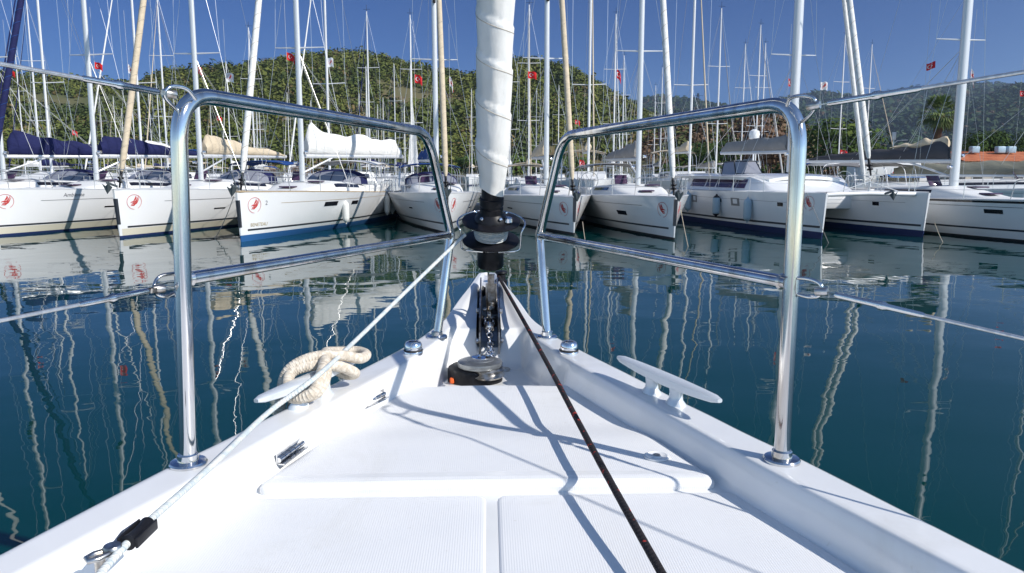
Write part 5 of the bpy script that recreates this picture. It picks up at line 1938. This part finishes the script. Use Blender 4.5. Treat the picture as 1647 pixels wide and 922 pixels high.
# white kiosk with a colourful board and a blue awning
kx = slope_of(1452) * 54
KI = empty('kiosk', (kx, 54, 1.0), 'white quayside kiosk with a blue awning beneath the boom cover', 'kiosk')
mb = MB(); mb.box((0, 2, .9), (4.6, 3, 1.8)); mb.build('wall', 'wall_white', KI, smooth=None)
mb = MB(); rows = [[(-1.2 + 2.9 * j / 16, -.2 - .9 * t, .95 - .22 * t + .02 * math.sin(j * 1.9)) for j in range(17)] for t in (0, .5, 1)]
mb.grid(rows); mb.grid([[(p[0], p[1], p[2] - .02) for p in r_][::-1] for r_ in rows]); mb.build('awning', 'awning_blue', KI, smooth=None)
mb = MB(); mb.box((.2, .44, .45), (3.0, .06, .9)); mb.build('window', 'window_dark', KI, smooth=None)
c = P(1451, 279, 53.6)
SG = MB().box((0, 0, 0), (1.65, .06, .62)).build('sign_board', 'wall_white', smooth=None)
SG.location = c; tag(SG, 'small white board with red, green and yellow shapes above the blue awning', 'sign')
for k, (m_, xx, zz) in enumerate((('sign_red', -.6, 0), ('sign_green', -.25, -.05), ('sign_yellow', .08, .03), ('sign_red', .35, -.06), ('sign_yellow', .62, .05), ('sign_green', .5, -.14))):
    mb = MB(); pl = [(xx + .13 * math.cos(R(a)) * (1 + .3 * (a % 80 > 30)), zz + .15 * math.sin(R(a))) for a in range(0, 360, 40)]
    mb.face([mb.vert((p[0], -.034 - .002 * k, p[1])) for p in pl]); mb.build('painted_shape', m_, SG, smooth=None)
# street lamp and speaker pole
o = empty('street_lamp', (slope_of(1437) * 64, 64, 1.0), 'slim street lamp with one arm against the far hills', 'street lamp')
MB().tube([V(0, 0, 0), V(0, 0, 3.9)], [.06, .04], 8).build('pole', 'mast_alu', o)
mb = MB(); mb.tube([V(0, 0, 3.5), V(.3, 0, 3.75), V(.75, 0, 3.8)], .025, 6); mb.build('arm', 'mast_alu', o)
mb = MB(); mb.box((.95, 0, 3.8), (.5, .18, .08), None, .03); mb.build('lamp_head', 'mast_white', o)
mb = MB(); mb.box((0, 0, 4.15), (.28, .2, .65), None, .03); mb.build('junction_box', 'mast_white', o)
# lattice pylon on the low ridge and masts on the summit
def pylon(px, py_top, py_bot, Y, label):
    t_ = P(px, py_top, Y); b_ = P(px, py_bot, Y)
    hgt = t_.z - b_.z
    mb = MB(); w_ = hgt * .10
    for sx in (-1, 1):
        for sy in (-1, 1): mb.tube([V(sx * w_, sy * w_, 0), V(sx * w_ * .2, sy * w_ * .2, hgt)], .05 * hgt / 8, 4)
    for k in range(7):
        f0, f1 = k / 7, (k + 1) / 7; a0, a1 = w_ * (1 - .8 * f0), w_ * (1 - .8 * f1)
        for sy in (-1, 1):
            mb.tube([V(-a0, sy * a0, hgt * f0), V(a1, sy * a1, hgt * f1)], .03 * hgt / 8, 3); mb.tube([V(a0, sy * a0, hgt * f0), V(-a1, sy * a1, hgt * f1)], .03 * hgt / 8, 3)
    for f in (.72, .92): mb.tube([V(-hgt * .16, 0, hgt * f), V(hgt * .16, 0, hgt * f)], .04 * hgt / 8, 4)
    o = mb.build('pylon', 'stripe_dark', smooth=None); o.location = b_
    tag(o, label, 'pylon')


pylon(1121, 150, 200, 172, 'lattice pylon rising right of the white genoa on the low bank')
pylon(568, 84, 100, 338, 'small mast on the summit of the pine hill')
# haze over everything
mb = MB(); mb.box((0, 1500, 150), (9000, 4600, 320))
for i, v_ in enumerate(mb.v): mb.v[i] = (v_[0], v_[1], -2.0 if v_[2] < 0 else 420.0)
hz = mb.build('haze', 'net', smooth=None)
hz['kind'] = 'stuff'
m = bpy.data.materials.new('haze'); m.use_nodes = True
t = m.node_tree; t.nodes.clear()
pv = t.nodes.new('ShaderNodeVolumePrincipled'); pv.inputs['Color'].default_value = (.58, .74, 1, 1); pv.inputs['Density'].default_value = .00011; pv.inputs['Anisotropy'].default_value = .2
oo = t.nodes.new('ShaderNodeOutputMaterial'); t.links.new(pv.outputs[0], oo.inputs['Volume'])
hz.data.materials.clear(); hz.data.materials.append(m)
